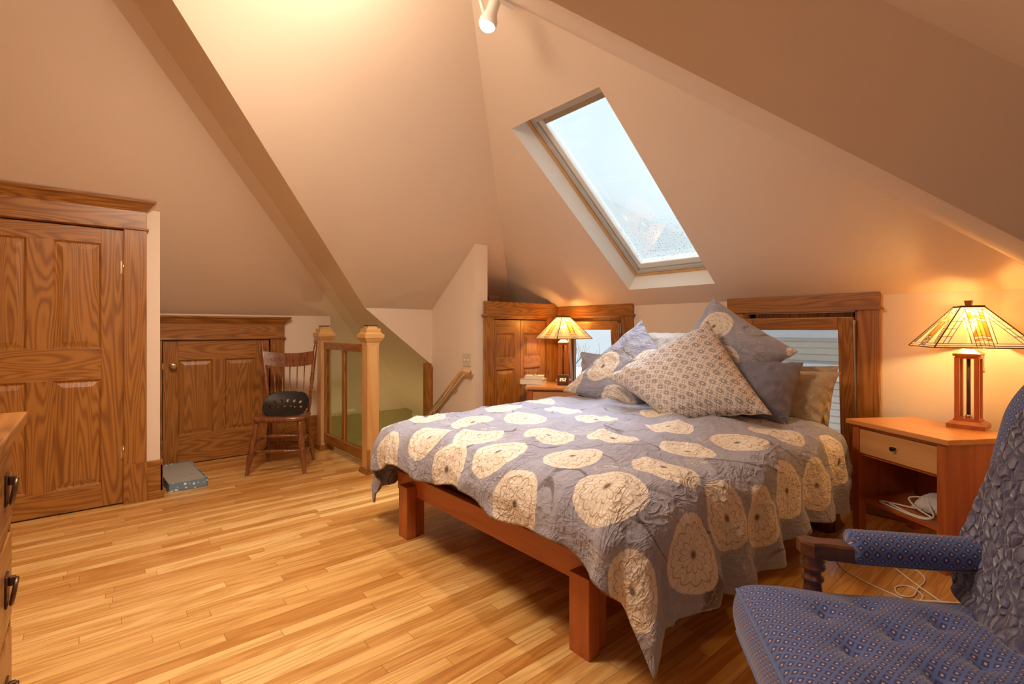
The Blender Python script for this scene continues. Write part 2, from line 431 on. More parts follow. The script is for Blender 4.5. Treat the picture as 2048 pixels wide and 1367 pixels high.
# ------------------------------------------------------------------ room shell
XW = 3.87; YD = 4.327; YS = 5.233; Y3 = 4.581; XS = 2.772; YE = 3.805
m1, m4, m5 = .7757, .7844, .7963
def zS1(x, y): return 5.3936 - m1 * y
def zS3(x, y): return 4.9581 - m1 * y
def zP(x, y): return 2.9898 - m4 * x
def zS4(x, y): return 4.4551 - m4 * x
def zS5(x, y): return 1.3397 + m5 * y
def zS6(x, y): return 1.6890 + m5 * y
def zT(x, y): return 3.851 - .496 * x - .288 * y
def clip(poly, f):
    """keep the part of polygon where f(x,y) >= 0 (f affine)"""
    out = []; n = len(poly)
    for i in range(n):
        a, b = poly[i], poly[(i + 1) % n]; fa, fb = f(*a), f(*b)
        if fa >= 0: out.append(a)
        if (fa >= 0) != (fb >= 0):
            t = fa / (fa - fb); out.append((a[0] + (b[0] - a[0]) * t, a[1] + (b[1] - a[1]) * t))
    return out
def face(mb, zf, cons, mat='wall'):
    poly = [(-8, -8), (12, -8), (12, 12), (-8, 12)]
    for c in cons:
        poly = clip(poly, c)
        if len(poly) < 3: return poly
    mb.raw([(x, y, zf(x, y)) for x, y in poly], [tuple(range(len(poly)))], mat)
    return poly
XB, YB, YL, XL = -2.6, -1.0, 9.0, 5.0     # back limits and lower stairwell limits
c = MB()
inroom = lambda x, y: x - XB
face(c, zS1, [inroom, lambda x, y: 7.05 - y, lambda x, y: zP(x, y) - zS1(x, y), lambda x, y: zS6(x, y) - zS1(x, y), lambda x, y: zT(x, y) - zS1(x, y)])
face(c, zT, [inroom, lambda x, y: YL - y, lambda x, y: XL - x, lambda x, y: zP(x, y) - zT(x, y), lambda x, y: zS1(x, y) - zT(x, y), lambda x, y: zS6(x, y) - zT(x, y)])
face(c, zP, [lambda x, y: XL - x, lambda x, y: YL - y, lambda x, y: zS1(x, y) - zP(x, y), lambda x, y: zT(x, y) - zP(x, y), lambda x, y: zS6(x, y) - zP(x, y), lambda x, y: zP(x, y) - zS3(x, y)])
face(c, zP, [lambda x, y: 2.9 - x, lambda x, y: y - YB, lambda x, y: zS1(x, y) - zP(x, y), lambda x, y: zT(x, y) - zP(x, y), lambda x, y: zS6(x, y) - zP(x, y), lambda x, y: zP(x, y) - zS5(x, y), lambda x, y: zS3(x, y) - zP(x, y)])
face(c, zP, [lambda x, y: XL - x, lambda x, y: YL - y, lambda x, y: y - Y3, lambda x, y: zT(x, y) - zP(x, y), lambda x, y: zS1(x, y) - zP(x, y), lambda x, y: zS3(x, y) - zP(x, y)])
face(c, zP, [lambda x, y: 2.9 - x, lambda x, y: y - YB, lambda x, y: .1 - y, lambda x, y: zS6(x, y) - zP(x, y), lambda x, y: zS5(x, y) - zP(x, y)])
face(c, zS6, [inroom, lambda x, y: y - YB, lambda x, y: zP(x, y) - zS6(x, y), lambda x, y: zS1(x, y) - zS6(x, y), lambda x, y: zT(x, y) - zS6(x, y)])
face(c, zS3, [lambda x, y: XW - x, lambda x, y: Y3 - y, lambda x, y: zS4(x, y) - zS3(x, y), lambda x, y: zS5(x, y) - zS3(x, y), lambda x, y: zS3(x, y) - zP(x, y)])
face(c, zS5, [lambda x, y: XW - x, lambda x, y: y - .1, lambda x, y: zS4(x, y) - zS5(x, y), lambda x, y: zS3(x, y) - zS5(x, y), lambda x, y: zS5(x, y) - zP(x, y)])
SKX0, SKX1, SKY0, SKY1 = 2.309, 3.699, 1.916, 2.724
s4c = [lambda x, y: XW - x, lambda x, y: zS3(x, y) - zS4(x, y), lambda x, y: zS5(x, y) - zS4(x, y), lambda x, y: zS4(x, y) - zP(x, y)]
face(c, zS4, s4c + [lambda x, y: SKX0 - x]); face(c, zS4, s4c + [lambda x, y: x - SKX1])
mid = [lambda x, y: x - SKX0, lambda x, y: SKX1 - x]
face(c, zS4, s4c + mid + [lambda x, y: SKY0 - y]); face(c, zS4, s4c + mid + [lambda x, y: y - SKY1])
c.build('ceiling')['kind'] = 'structure'

def rect_wall(mb, axis, a, u0, u1, z0, z1, holes, mat, topf=None):
    us = sorted({u0, u1} | {h[0] for h in holes} | {h[1] for h in holes}); zs = sorted({z0, z1} | {h[2] for h in holes} | {h[3] for h in holes})
    for i in range(len(us) - 1):
        for j in range(len(zs) - 1):
            uc = (us[i] + us[i + 1]) / 2; zc = (zs[j] + zs[j + 1]) / 2
            if any(h[0] < uc < h[1] and h[2] < zc < h[3] for h in holes): continue
            q = [(us[i], zs[j]), (us[i + 1], zs[j]), (us[i + 1], zs[j + 1]), (us[i], zs[j + 1])]
            vs = [(a, u, z) if axis == 'x' else (u, a, z) for u, z in q]
            mb.raw(vs, [(0, 1, 2, 3)], mat)
def st(o): o['kind'] = 'structure'; return o

# floor with the stairwell opening
SX0, SX1, SY0 = 1.86, XS, 3.93
f = MB()
for (x0, x1, y0, y1) in ((XB, SX0, YB, YS + .1), (SX0, XW + .02, YB, SY0), (XS + .15, XW + .02, SY0, Y3)):
    f.raw([(x0, y0, 0), (x1, y0, 0), (x1, y1, 0), (x0, y1, 0)], [(0, 1, 2, 3)], 'floor')
st(f.build('floor'))
w = MB()
w.box(SX0 - .0, SX0 + .018, SY0, YS, -.28, 0.0, 'oakx'); w.box(SX0, SX1, SY0 - .0, SY0 + .018, -.28, 0.0, 'oakx')
st(w.build('trim_1'))

# left (door) wall with its return into the knee space
DX0, DX1, DZ = -.78, .165, 1.875
w = MB()
rect_wall(w, 'y', YD, XB, .375, 0, zS1(0, YD), [(DX0 - .02, DX1 + .02, 0, DZ + .02)], 'wall')
w.raw([(.375, YD, 0), (.375, YS, 0), (.375, YS, zS1(0, YS)), (.375, YD, zS1(0, YD))], [(0, 1, 2, 3)], 'wall')
w.box(DX0 - .3, DX1 + .2, YD + .10, YD + .12, 0, 2.0, 'dark_gap')
st(w.build('wall_left'))
# low knee wall with the small door
w = MB(); KZ = zS1(0, YS)
rect_wall(w, 'y', YS, .375, 1.928, 0, KZ, [(.46, 1.335, 0, 1.12)], 'wall')
w.raw([(1.928, YS, -2.6), (1.928, 9, -2.6), (1.928, 9, zS1(0, 9)), (1.928, YS, KZ)], [(0, 1, 2, 3)], 'olive')
w.box(.4, 1.5, YS + .09, YS + .11, 0, 1.3, 'dark_gap')
st(w.build('wall_back'))
# window wall
W1 = (2.914, 3.67, .26, 1.325); W2 = (1.015, 1.765, .26, 1.325)
w = MB(); rect_wall(w, 'x', XW, .1, Y3 + .05, 0, 1.42, [W1, W2], 'wall'); st(w.build('wall_right'))
# dormer end knee walls and the enclosing walls behind the camera
w = MB()
w.raw([(2.0, .1, 1.42), (XW, .1, 1.42), (XW, .1, 0), (2.9, .1, 0), (2.9, .1, .7150)], [(0, 1, 2, 3, 4)], 'wall')
w.raw([(2.9, .1, 0), (2.9, YB, 0), (2.9, YB, .715), (2.9, .1, .715)], [(0, 1, 2, 3)], 'wall')
st(w.build('wall_near'))
w = MB()
w.raw([(XB, YB, 0), (2.9, YB, 0), (2.9, YB, .715), (2.67, YB, .893), (XB, YB, .893)], [(0, 1, 2, 3, 4)], 'wall'); st(w.build('wall_front'))
w = MB()
yr = (5.3936 - 1.689) / (m1 + m5)
w.raw([(XB, YB, 0), (XB, YD + .1, 0), (XB, YD + .1, zS1(0, YD + .1)), (XB, yr, zS1(0, yr)), (XB, YB, .893)], [(0, 1, 2, 3, 4)], 'wall'); st(w.build('wall_side'))
# stair wall (thick, rising to the slope), knee wall above the stairs
w = MB()
XE = XS + .149
w.prism([(YE, -2.6), (Y3, -2.6), (Y3, zS3(0, Y3) + .0), (YE, zS3(0, YE))], 'x', XS, XE, 'wall')
st(w.build('wall_stair'))
w = MB()
xa = (2.9898 - zS3(0, Y3)) / m4
w.raw([(xa, Y3, zS3(0, Y3)), (XS, Y3, zS3(0, Y3)), (XS, Y3, zP(XS, 0))], [(0, 1, 2)], 'wall')
w.raw([(XS, Y3, zS3(0, Y3)), (XW + .02, Y3, zS3(0, Y3)), (XW + .02, Y3, -2.6), (XS, Y3, -2.6)], [(0, 1, 2, 3)], 'wall')
st(w.build('wall_knee'))
# lower stairwell
w = MB()
def quadw(p): w.raw(p, [tuple(range(len(p)))], 'olive')
quadw([(1.928, 7.0, zS1(0, 7.0)), (3.87, 7.0, zS1(0, 7.0)), (3.87, 7.0, -2.6), (1.928, 7.0, -2.6)])
quadw([(3.87, 7.0, .3), (3.87, 9, .3), (3.87, 9, -2.6), (3.87, 7.0, -2.6)])
quadw([(3.87, 9, .5), (XL, 9, .5), (XL, 9, -2.6), (3.87, 9, -2.6)])
quadw([(XL, Y3, .5), (XL, 9, .5), (XL, 9, -2.6), (XL, Y3, -2.6)])
quadw([(XW, Y3 + .001, -.1), (XL, Y3 + .001, -.1), (XL, Y3 + .001, -2.6), (XW, Y3 + .001, -2.6)])
quadw([(SX0, SY0, -.28), (SX1, SY0, -.28), (SX1, SY0, -2.6), (SX0, SY0, -2.6)])
quadw([(SX0, SY0, -.28), (SX0, YS, -.28), (SX0, YS, -2.6), (SX0, SY0, -2.6)])
quadw([(SX0, YS, 0), (1.928, YS, 0), (1.928, YS, -2.6), (SX0, YS, -2.6)])
st(w.build('wall_lower'))
w = MB(); w.raw([(SX0, SY0, -2.6), (XL, SY0, -2.6), (XL, 9, -2.6), (SX0, 9, -2.6)], [(0, 1, 2, 3)], 'floor'); st(w.build('floor_lower'))
w = MB()
for k in range(9):
    z = -.2 * (k + 1); y0 = SY0 + .24 * k
    w.box(SX0 + .01, XS - .005, y0, y0 + .27, z - .03, z, 'oakx', .006); w.box(SX0 + .01, XS - .005, y0 + .25, y0 + .265, z - .2, z - .03, 'white_paint')
st(w.build('stair_flight'))
w = MB(); w.box(XS - .075, XS - .012, Y3 - .012, Y3 + .06, -.3, .835, 'oakz', .004); w.box(XS - .012, XS + .0, Y3 - .02, Y3 - .005, -.3, .80, 'oakz', .002)
st(w.build('trim_2'))

# skylight shaft and window
nx, nz = m4 / math.hypot(m4, 1), 1 / math.hypot(m4, 1)
DEP = .17
def sk(x, y, d): return (x + nx * d, y, zS4(x, y) + nz * d)
w = MB()
for a, b in (((SKX0, SKY0), (SKX0, SKY1)), ((SKX1, SKY0), (SKX1, SKY1)), ((SKX0, SKY0), (SKX1, SKY0)), ((SKX0, SKY1), (SKX1, SKY1))):
    w.raw([sk(*a, 0), sk(*b, 0), sk(*b, DEP + .12), sk(*a, DEP + .12)], [(0, 1, 2, 3)], 'white_paint')
st(w.build('trim_3'))
# local frame of the roof plane: X down-slope, Y = world y, Z outward
SL = math.hypot(SKX1 - SKX0, m4 * (SKX1 - SKX0)); SWd = SKY1 - SKY0
MS = Matrix(((nz, 0, nx, 0), (0, 1, 0, 0), (-nx, 0, nz, 0), (0, 0, 0, 1)))
swin = bpy.data.objects.new('window_3', None); COL.objects.link(swin); swin['kind'] = 'structure'
swin.matrix_world = Matrix.Translation(Vector(sk(SKX0, SKY0, DEP))) @ MS
def frame(mb, x0, x1, y0, y1, z0, z1, t, m, bev=.003, tb=None):
    tb = tb or t
    mb.box(x0, x0 + t, y0, y1, z0, z1, m, bev); mb.box(x1 - tb, x1, y0, y1, z0, z1, m, bev)
    mb.box(x0 + t, x1 - tb, y0, y0 + t, z0, z1, m, bev); mb.box(x0 + t, x1 - tb, y1 - t, y1, z0, z1, m, bev)
w = MB(); frame(w, .0, SL, .0, SWd, -.012, .05, .022, 'firx'); w.build('window_frame', swin)
w = MB(); frame(w, .024, SL - .024, .024, SWd - .024, .0, .07, .035, 'grey_alu')
w.box(.03, .10, .06, SWd - .06, -.004, .02, 'grey_alu', .004); w.build('window_liner', swin)
w = MB(); frame(w, .062, SL - .062, .062, SWd - .062, .02, .08, .045, 'white_alu', .006, .06); w.build('window_sash', swin)
w = MB(); w.box(.06, .15, .07, SWd - .07, .028, .036, 'khaki'); w.build('rolled_blind', swin)
w = MB(); w.box(.10, SL - .11, .10, SWd - .10, .05, .056, 'sky_glass'); w.build('glass_pane', swin)

# ------------------------------------------------------------------ doors
def raised_panel(mb, u0, u1, z0, z1, y, m, depth=.012):
    """panel: sticking (recess), flat margin, bevelled raised field; face toward -y at plane y"""
    r = .012; b = .035; yr = y + depth
    ring = [((u0, z0), y), ((u0 + r, z0 + r), yr), ((u0 + r + .006, z0 + r + .006), yr), ((u0 + r + b, z0 + r + b), y + .003)]
    vs = []; n = 0
    for k, ((a, bz), yy) in enumerate(ring):
        du = a - u0; dz = bz - z0
        vs += [(u0 + du, yy, z0 + dz), (u1 - du, yy, z0 + dz), (u1 - du, yy, z1 - dz), (u0 + du, yy, z1 - dz)]
    fs = []
    for k in range(3):
        for i in range(4): fs.append((4 * k + i, 4 * k + (i + 1) % 4, 4 * k + 4 + (i + 1) % 4, 4 * k + 4 + i))
    fs.append((12, 13, 14, 15)); mb.raw(vs, fs, m)
def door_slab(mb, x0, x1, z0, z1, y, th, cols, rows, wz='oakz', wx='oakx'):
    """cols: panel x-ranges, rows: panel z-ranges, face at plane y looking to -y"""
    ys = y; yb = y + th
    e = [x0] + [v for c_ in cols for v in c_] + [x1]
    # stiles full height, rails between outer stiles, mullions between rails
    mb.box(e[0], e[1], ys, yb, z0, z1, wz, .0015); mb.box(e[-2], e[-1], ys, yb, z0, z1, wz, .0015)
    zz = [z0] + [v for r in rows for v in r] + [z1]
    for i in range(0, len(zz), 2): mb.box(e[1], e[-2], ys, yb, zz[i], zz[i + 1], wx, .0012)
    for k in range(1, len(cols)):
        for (a, b) in rows: mb.box(cols[k - 1][1], cols[k][0], ys, yb, a, b, wz, .0012)
    for (a, b) in cols:
        for (p, q) in rows: raised_panel(mb, a, b, p, q, ys, wz)
def crown(mb, x0, x1, yf, zb, zt, m='oakx', ret=.045):
    """head casing with frieze board, fillet and built-up crown. faces -y, front of casing at yf"""
    hc = .075
    mb.box(x0, x1, yf, yf + .03, zb + .012, zt - hc, m, .002)
    mb.box(x0 - .012, x1 + .012, yf - .010, yf + .03, zb, zb + .016, m, .005)
    prof = [(0, 0), (.006, .012), (.010, .014), (.022, .032), (.026, .034), (.034, .050), (.040, .052), (.050, .060), (.052, .075)]
    for i in range(len(prof) - 1):
        (a0, h0), (a1, h1) = prof[i], prof[i + 1]; z = zt - hc
        A = [(x0 - a0, yf - a0, z + h0), (x1 + a0, yf - a0, z + h0), (x1 + a1, yf - a1, z + h1), (x0 - a1, yf - a1, z + h1)]
        mb.raw(A, [(0, 1, 2, 3)], m)
        for s, xx in ((-1, x0), (1, x1)):
            mb.raw([(xx + s * a0, yf - a0, z + h0), (xx + s * a0, yf + .03, z + h0), (xx + s * a1, yf + .03, z + h1), (xx + s * a1, yf - a1, z + h1)], [(0, 1, 2, 3)], m)
    a = .052
    mb.raw([(x0 - a, yf - a, zt), (x1 + a, yf - a, zt), (x1 + a, yf + .03, zt), (x0 - a, yf + .03, zt)], [(0, 1, 2, 3)], m)
def hinge(mb, x, y, z, m='brass', h=.085):
    mb.lathe([(.006, -h / 2), (.006, h / 2)], m, (x, y, z), 10)
    for s in (-1, 1): mb.lathe([(.004, 0), (.006, .004), (.003, .01)], m, (x, y, z + s * h / 2 - (0.01 if s < 0 else 0)), 8)
    mb.box(x - .016, x + .016, y + .003, y + .006, z - h / 2, z + h / 2, m)

# door 1
d1 = empty('door_1', (DX1, YD, 0), kind='structure')
w = MB(); yf = YD - .006
door_slab(w, -.76, DX1, .010, DZ, yf, .035, [(-.672, -.308), (-.186, .052)], [(.16, .865), (1.070, 1.775)])
part(w, 'door_panel', d1)
w = MB()
w.box(DX1 + .006, DX1 + .132, YD - .028, YD, .27, DZ + .012, 'oakz', .003); w.box(DX1 + .003, DX1 + .136, YD - .034, YD, 0, .27, 'oakz', .003)
w.box(DX1, DX1 + .008, YD - .012, YD + .05, 0, DZ, 'oakz'); w.box(DX0 - .132, DX0 - .006, YD - .028, YD, 0, DZ + .012, 'oakz', .003)
w.box(DX0, DX1 + .006, YD - .02, YD + .05, DZ + .006, DZ + .016, 'oakx')
crown(w, DX0 - .132, DX1 + .132, YD - .03, DZ + .010, 2.090)
part(w, 'door_frame', d1)
for z in (.355, 1.622):
    w = MB(); hinge(w, DX1 + .004, YD - .014, z); part(w, 'hinge', d1)
w = MB(); w.box(DX1 + .137, .375 + .016, YD - .016, YD, 0, .235, 'oakx', .002); w.box(DX1 + .137, .375 + .024, YD - .024, YD, .0, .05, 'oakx', .006); w.box(DX1 + .137, .375 + .016, YD - .012, YD, .235, .27, 'oakx', .008)
w.box(.375, .391, YD - .016, YS, 0, .27, 'oakx', .003)
st(w.build('baseboard_left'))
# door 2 (small knee-wall door)
d2 = empty('door_2', (.46, YS, 0), kind='structure')
w = MB(); door_slab(w, .474, 1.325, .010, 1.098, YS - .006, .03, [(.585, .850), (.947, 1.205)], [(.262, .925)]); part(w, 'door_panel', d2)
w = MB()
w.box(.392, .466, YS - .028, YS, .24, 1.108, 'oakz', .003); w.box(.392, .468, YS - .033, YS, 0, .24, 'oakz', .003)
w.box(1.333, 1.462, YS - .028, YS, .27, 1.108, 'oakz', .003); w.box(1.330, 1.466, YS - .034, YS, 0, .27, 'oakz', .003)
crown(w, .392, 1.462, YS - .03, 1.104, 1.318)
part(w, 'door_frame', d2)
w = MB()
R = Matrix.Translation((.545, YS - .006, .878)) @ Matrix.Rotation(PI / 2, 4, 'X')
w.lathe([(.030, 0), (.030, .004), (.024, .007), (.012, .010), (.011, .028), (.020, .036), (.027, .046), (.027, .056), (.020, .062), (.006, .063)], 'brass', mat=R)
part(w, 'door_knob', d2)
for z in (.24, .86):
    w = MB(); hinge(w, 1.329, YS - .012, z, h=.07); part(w, 'hinge', d2)
w = MB(); w.box(.468, .478, YS - .009, YS - .006, .85, .90, 'brass'); part(w, 'latch_plate', d2)
w = MB(); w.box(1.466, 1.928, YS - .016, YS, 0, .275, 'oakx', .002); w.box(1.466, 1.928, YS - .012, YS, .275, .31, 'oakx', .008); w.box(1.466, 1.928, YS - .028, YS, 0, .022, 'oakx', .006)
st(w.build('baseboard_back'))
w = MB(); w.box(1.40, 1.56, YS - .05, YS - .017, .312, .338, 'white_plastic', .006)
tag(w.build('white_strip'), 'small white plastic strip on top of the baseboard behind the wooden chair', 'cable cover')  # white strip of unknown purpose
# door 3 (corner closet with two panelled leaves)
YC = 3.792
d3 = empty('door_3', (2.93, YC, 0), kind='structure')
w = MB(); w.box(2.86, XW - .03, YC, YC + .03, 0, .02, 'oakx')
w.box(2.862, 2.972, YC - .022, YC + .004, 0, 1.325, 'oakz', .003); w.box(3.69, XW, YC - .022, YC + .004, 0, 1.325, 'oakz', .003)
w.box(3.72, 3.735, YC - .030, YC, 0, 1.325, 'oakz', .003); w.box(3.78, 3.795, YC - .030, YC, 0, 1.325, 'oakz', .003)
w.box(2.862, XW - .005, YC - .024, YC + .004, 1.338, 1.468, 'oakx', .005); w.box(2.835, XW - .005, YC - .036, YC + .004, 1.322, 1.342, 'oakx', .005)
w.box(2.972, 3.69, YC - .01, YC + .02, 1.30, 1.322, 'oakx')
w.box(2.93, XW, YC + .02, Y3, 1.36, 1.40, 'oakx')
part(w, 'door_frame', d3)
for (a, b) in ((2.976, 3.332), (3.336, 3.688)):
    w = MB(); door_slab(w, a, b, .012, 1.29, YC + .002, .026, [(a + .045, b - .075)], [(.10, .800), (.905, 1.155)]); part(w, 'door_leaf', d3)

# ------------------------------------------------------------------ windows in the right wall
def wall_window(name, y0, y1, z0, z1, tilt, closet=False):
    th = empty(name, (XW, (y0 + y1) / 2, z0), kind='structure')
    xf = XW - .03; w = MB()
    yl = y1 + .095 if closet else y1 + .123
    w.box(xf, XW, y0 - .122, y0, z0 - .02, z1, 'oakz', .003); w.box(xf, XW, y1, yl, z0 - .02, z1, 'oakz', .003)
    w.box(xf - .003, XW, y0 - .124, yl + .002, z1 + .012, 1.437, 'oaky', .004); w.box(xf - .014, XW, y0 - .14, yl + (.0 if closet else .016), z1 - .002, z1 + .014, 'oaky', .004)
    # jamb box
    for (a, b) in ((y0 - .0, y0 + .012), (y1 - .012, y1)): w.box(xf + .004, XW + .13, a, b, z0, z1, 'oakz')
    w.box(xf + .004, XW + .13, y0, y1, z1 - .012, z1, 'oaky')
    part(w, 'window_frame', th)
    w = MB(); w.box(XW - .07, XW + .13, y0 - .13, yl, z0 - .03, z0, 'oaky', .006); w.box(XW - .02, XW, y0 - .11, yl - .01, z0 - .11, z0 - .03, 'oaky', .003); part(w, 'window_sill', th)
    w = MB()
    for (a, b, c_, d) in ((y0, y0 + .05, z0, z1), (y1 - .05, y1, z0, z1), (y0, y1, z1 - .075, z1), (y0, y1, z0, z0 + .05)): w.box(XW + .075, XW + .11, a, b, c_, d, 'oakz')
    part(w, 'outer_frame', th)
    # inward-tilted sash, hinged at the bottom
    R = Matrix.Translation((XW + .02, 0, z0 + .012)) @ Matrix.Rotation(-tilt, 4, 'Y')
    H = z1 - z0 - .055; a, b = y0 + .014, y1 - .014; t = .085
    def sb(mb, yy0, yy1, zz0, zz1, m, x0=-.022, x1=.022): mb.box(x0, x1, yy0, yy1, zz0, zz1, m, .004, R)
    w = MB(); sb(w, a, a + t, 0, H, 'oakz'); sb(w, b - t, b, 0, H, 'oakz'); sb(w, a + t, b - t, H - .085, H, 'oaky'); sb(w, a + t, b - t, 0, .11, 'oaky')
    sa = part(w, 'window_sash', th)
    w = MB(); w.box(-.003, .003, a + t - .005, b - t + .005, .105, H - .08, 'glass', 0, R)
    gp = part(w, 'glass_pane', th)
    w = MB(); w.box(-.02, .01, a - .010, a - .002, .10, H - .02, 'steel', 0, R); w.box(-.012, .012, a - .012, a + .006, H - .05, H - .02, 'steel', .002, R); part(w, 'window_hinge', th)
wall_window('window_1', *W1, .075, True)
wall_window('window_2', *W2, .075)
w = MB()
w.box(XW - .018, XW, .1, W1[1] + .1, 0, .15, 'oaky', .003); w.box(XW - .03, XW, .1, W1[1] + .1, 0, .03, 'oaky', .006)
st(w.build('baseboard_right'))

# ------------------------------------------------------------------ outside seen through the windows
w = MB(); w.raw([(4.6, -14, -2.9), (40, -14, -2.9), (40, 40, -2.9), (4.6, 40, -2.9)], [(0, 1, 2, 3)], 'snow'); st(w.build('ground'))
hs = empty('neighbour_house', (13, 6.5, -2.9), label='pale clapboard house seen through the right window beyond bare branches', cat='house')
w = MB(); w.box(13, 19, -1, 9.5, -2.9, 1.05, 'siding')
for k in range(25): w.box(12.975, 13.01, -1, 9.5, -2.8 + k * .155, -2.8 + k * .155 + .13, 'siding', .004)
part(w, 'wall_siding', hs)
w = MB(); w.prism([(-1.4, 1.0), (9.9, 1.0), (4.25, 1.9)], 'x', 12.7, 19.3, 'roofgrey'); part(w, 'roof', hs)
w = MB(); w.box(12.2, 13.0, -1.2, 7.5, .25, .42, 'roofgrey', .01); w.box(12.2, 12.32, -1.2, 7.5, .08, .26, 'siding'); part(w, 'porch_roof', hs)
for y in (1.2, 3.3, 5.6):
    w = MB(); w.box(12.2, 12.34, y, y + .14, -2.9, .1, 'siding'); part(w, 'porch_post', hs)
for y in (.6, 2.6, 4.6, 6.6):
    w = MB(); w.box(12.95, 12.98, y, y + .8, -1.5, -.3, 'glass_dark')
    w.box(12.93, 12.99, y - .06, y, -1.56, -.24, 'white_alu'); w.box(12.93, 12.99, y + .8, y + .86, -1.56, -.24, 'white_alu'); w.box(12.93, 12.99, y, y + .8, -.92, -.86, 'white_alu'); part(w, 'window', hs)
def bare_tree(loc, h, seed, label):
    r = random.Random(seed); mb = MB()
    def br(p, d, L, rad, dep):
        n = 4; pts = [p]; q = Vector(p); dd = Vector(d)
        for i in range(n):
            dd = (dd + Vector((r.uniform(-.18, .18), r.uniform(-.18, .18), r.uniform(-.05, .15)))).normalized(); q = q + dd * L / n; pts.append(q.copy())
        mb.tube(pts, [rad * (1 - .35 * i / n) for i in range(n + 1)], 'bark', 6, False)
        if dep > 0:
            for k in range(4):
                i = r.randint(1, n); nd = (dd + Vector((r.uniform(-1, 1), r.uniform(-1, 1), r.uniform(-.1, .7)))).normalized()
                br(pts[i], nd, L * r.uniform(.5, .75), rad * .5, dep - 1)
    br(Vector(loc), (0, 0, 1), h, .07, 4)
    o = mb.build('bare_tree', origin=loc); tag(o, label, 'tree')
bare_tree((9.3, 3.6, -2.9), 1.9, 3, 'bare grey tree outside seen through the right window in front of the pale house')
bare_tree((9.0, 8.6, -2.9), 1.9, 5, 'bare grey tree outside seen through the left window behind the small lamp')

w = MB(); w.box(3.98, 4.62, .0, 4.6, 1.38, 1.42, 'siding'); w.box(4.58, 4.62, .0, 4.6, 1.19, 1.40, 'siding')
st(w.build('trim_4'))
# ------------------------------------------------------------------ stair railing
rl = empty('stair_railing', (1.79, 4.45, 0), label='fir and glass guard railing with two square capped newel posts beside the stairwell', cat='railing')
def newel(y):
    w = MB(); x = 1.79; s = .052
    w.box(x - s, x + s, y - s, y + s, .0, 1.06, 'firz', .003)
    w.box(x - s - .02, x + s + .02, y - s - .02, y + s + .02, 0, .03, 'oakx', .003); w.box(x - s - .014, x + s + .014, y - s - .014, y + s + .014, .03, .045, 'oakx', .003)
    for (z0, z1, a0, a1) in ((1.06, 1.085, .0, .004), (1.085, 1.12, .004, .026), (1.12, 1.128, .026, .030), (1.128, 1.16, .032, .032), (1.16, 1.175, .020, .012), (1.175, 1.205, .010, .010), (1.205, 1.225, -.008, -.016)):
        A = s + a0; B = s + a1
        w.raw([(x - A, y - A, z0), (x + A, y - A, z0), (x + A, y + A, z0), (x - A, y + A, z0), (x - B, y - B, z1), (x + B, y - B, z1), (x + B, y + B, z1), (x - B, y + B, z1)],
              [(0, 1, 5, 4), (1, 2, 6, 5), (2, 3, 7, 6), (3, 0, 4, 7), (4, 5, 6, 7), (3, 2, 1, 0)], 'firx')
    w.box(x - s + .01, x + s - .01, y - s + .01, y + s - .01, 1.225, 1.235, 'darkx', .003)
    return part(w, 'newel_post', rl)
newel(3.945); newel(5.03)
Ya, Yb = 3.945 + .052, 5.03 - .052
w = MB(); w.box(1.765, 1.815, Ya, Yb, 1.0, 1.068, 'oaky', .006); part(w, 'top_rail', rl)
w = MB(); w.box(1.765, 1.815, Ya, Yb, .075, .165, 'oaky', .006); part(w, 'bottom_rail', rl)
for a, b in ((Ya, Ya + .035), (Yb - .035, Yb)):
    w = MB(); w.box(1.77, 1.81, a, b, .165, 1.0, 'oakz', .003); part(w, 'stile', rl)
ym = (Ya + Yb) / 2 + .02
w = MB(); w.box(1.775, 1.805, ym - .028, ym + .028, .165, 1.0, 'oakz', .004); part(w, 'mullion', rl)
for a, b in ((Ya + .035, ym - .028), (ym + .028, Yb - .035)):
    w = MB(); w.box(1.787, 1.793, a, b, .165, 1.0, 'rail_glass'); part(w, 'glass_panel', rl)
w = MB(); w.box(1.835, 1.86, 3.875, 3.90, .0, .21, 'oakz', .002); w.box(1.735, 1.757, 3.882, 3.893, .03, .20, 'oakz', .002); part(w, 'side_block', rl)

# handrail on the stair wall
w = MB()
hr = [(XS - .065, 3.80, .795), (XS - .065, 3.90, .802), (XS - .065, 3.95, .775), (XS - .065, 4.55, .285)]
w.tube(hr, .022, 'firy', 14); th = empty('handrail', hr[0], label='round wooden handrail sloping down the wall beside the stairs', cat='handrail')
part(w, 'rail', th)
for t in (.25, .8):
    y = 3.95 + .6 * t; z = .775 - .49 * t
    w = MB(); w.tube([(XS - .065, y, z - .02), (XS - .06, y, z - .05), (XS, y, z - .06)], .006, 'brass', 8); part(w, 'rail_bracket', th)
# light switch
sw = empty('light_switch', (XS, 3.937, .90), label='ivory double toggle switch plate on the stair wall above the handrail', cat='switch')
w = MB(); w.box(XS - .007, XS, 3.872, 4.002, .838, .962, 'ivory', .003); part(w, 'switch_plate', sw)
for y in (3.91, 3.964):
    w = MB(); w.box(XS - .018, XS - .007, y - .006, y + .006, .892, .912, 'white_plastic', .002); part(w, 'toggle', sw)

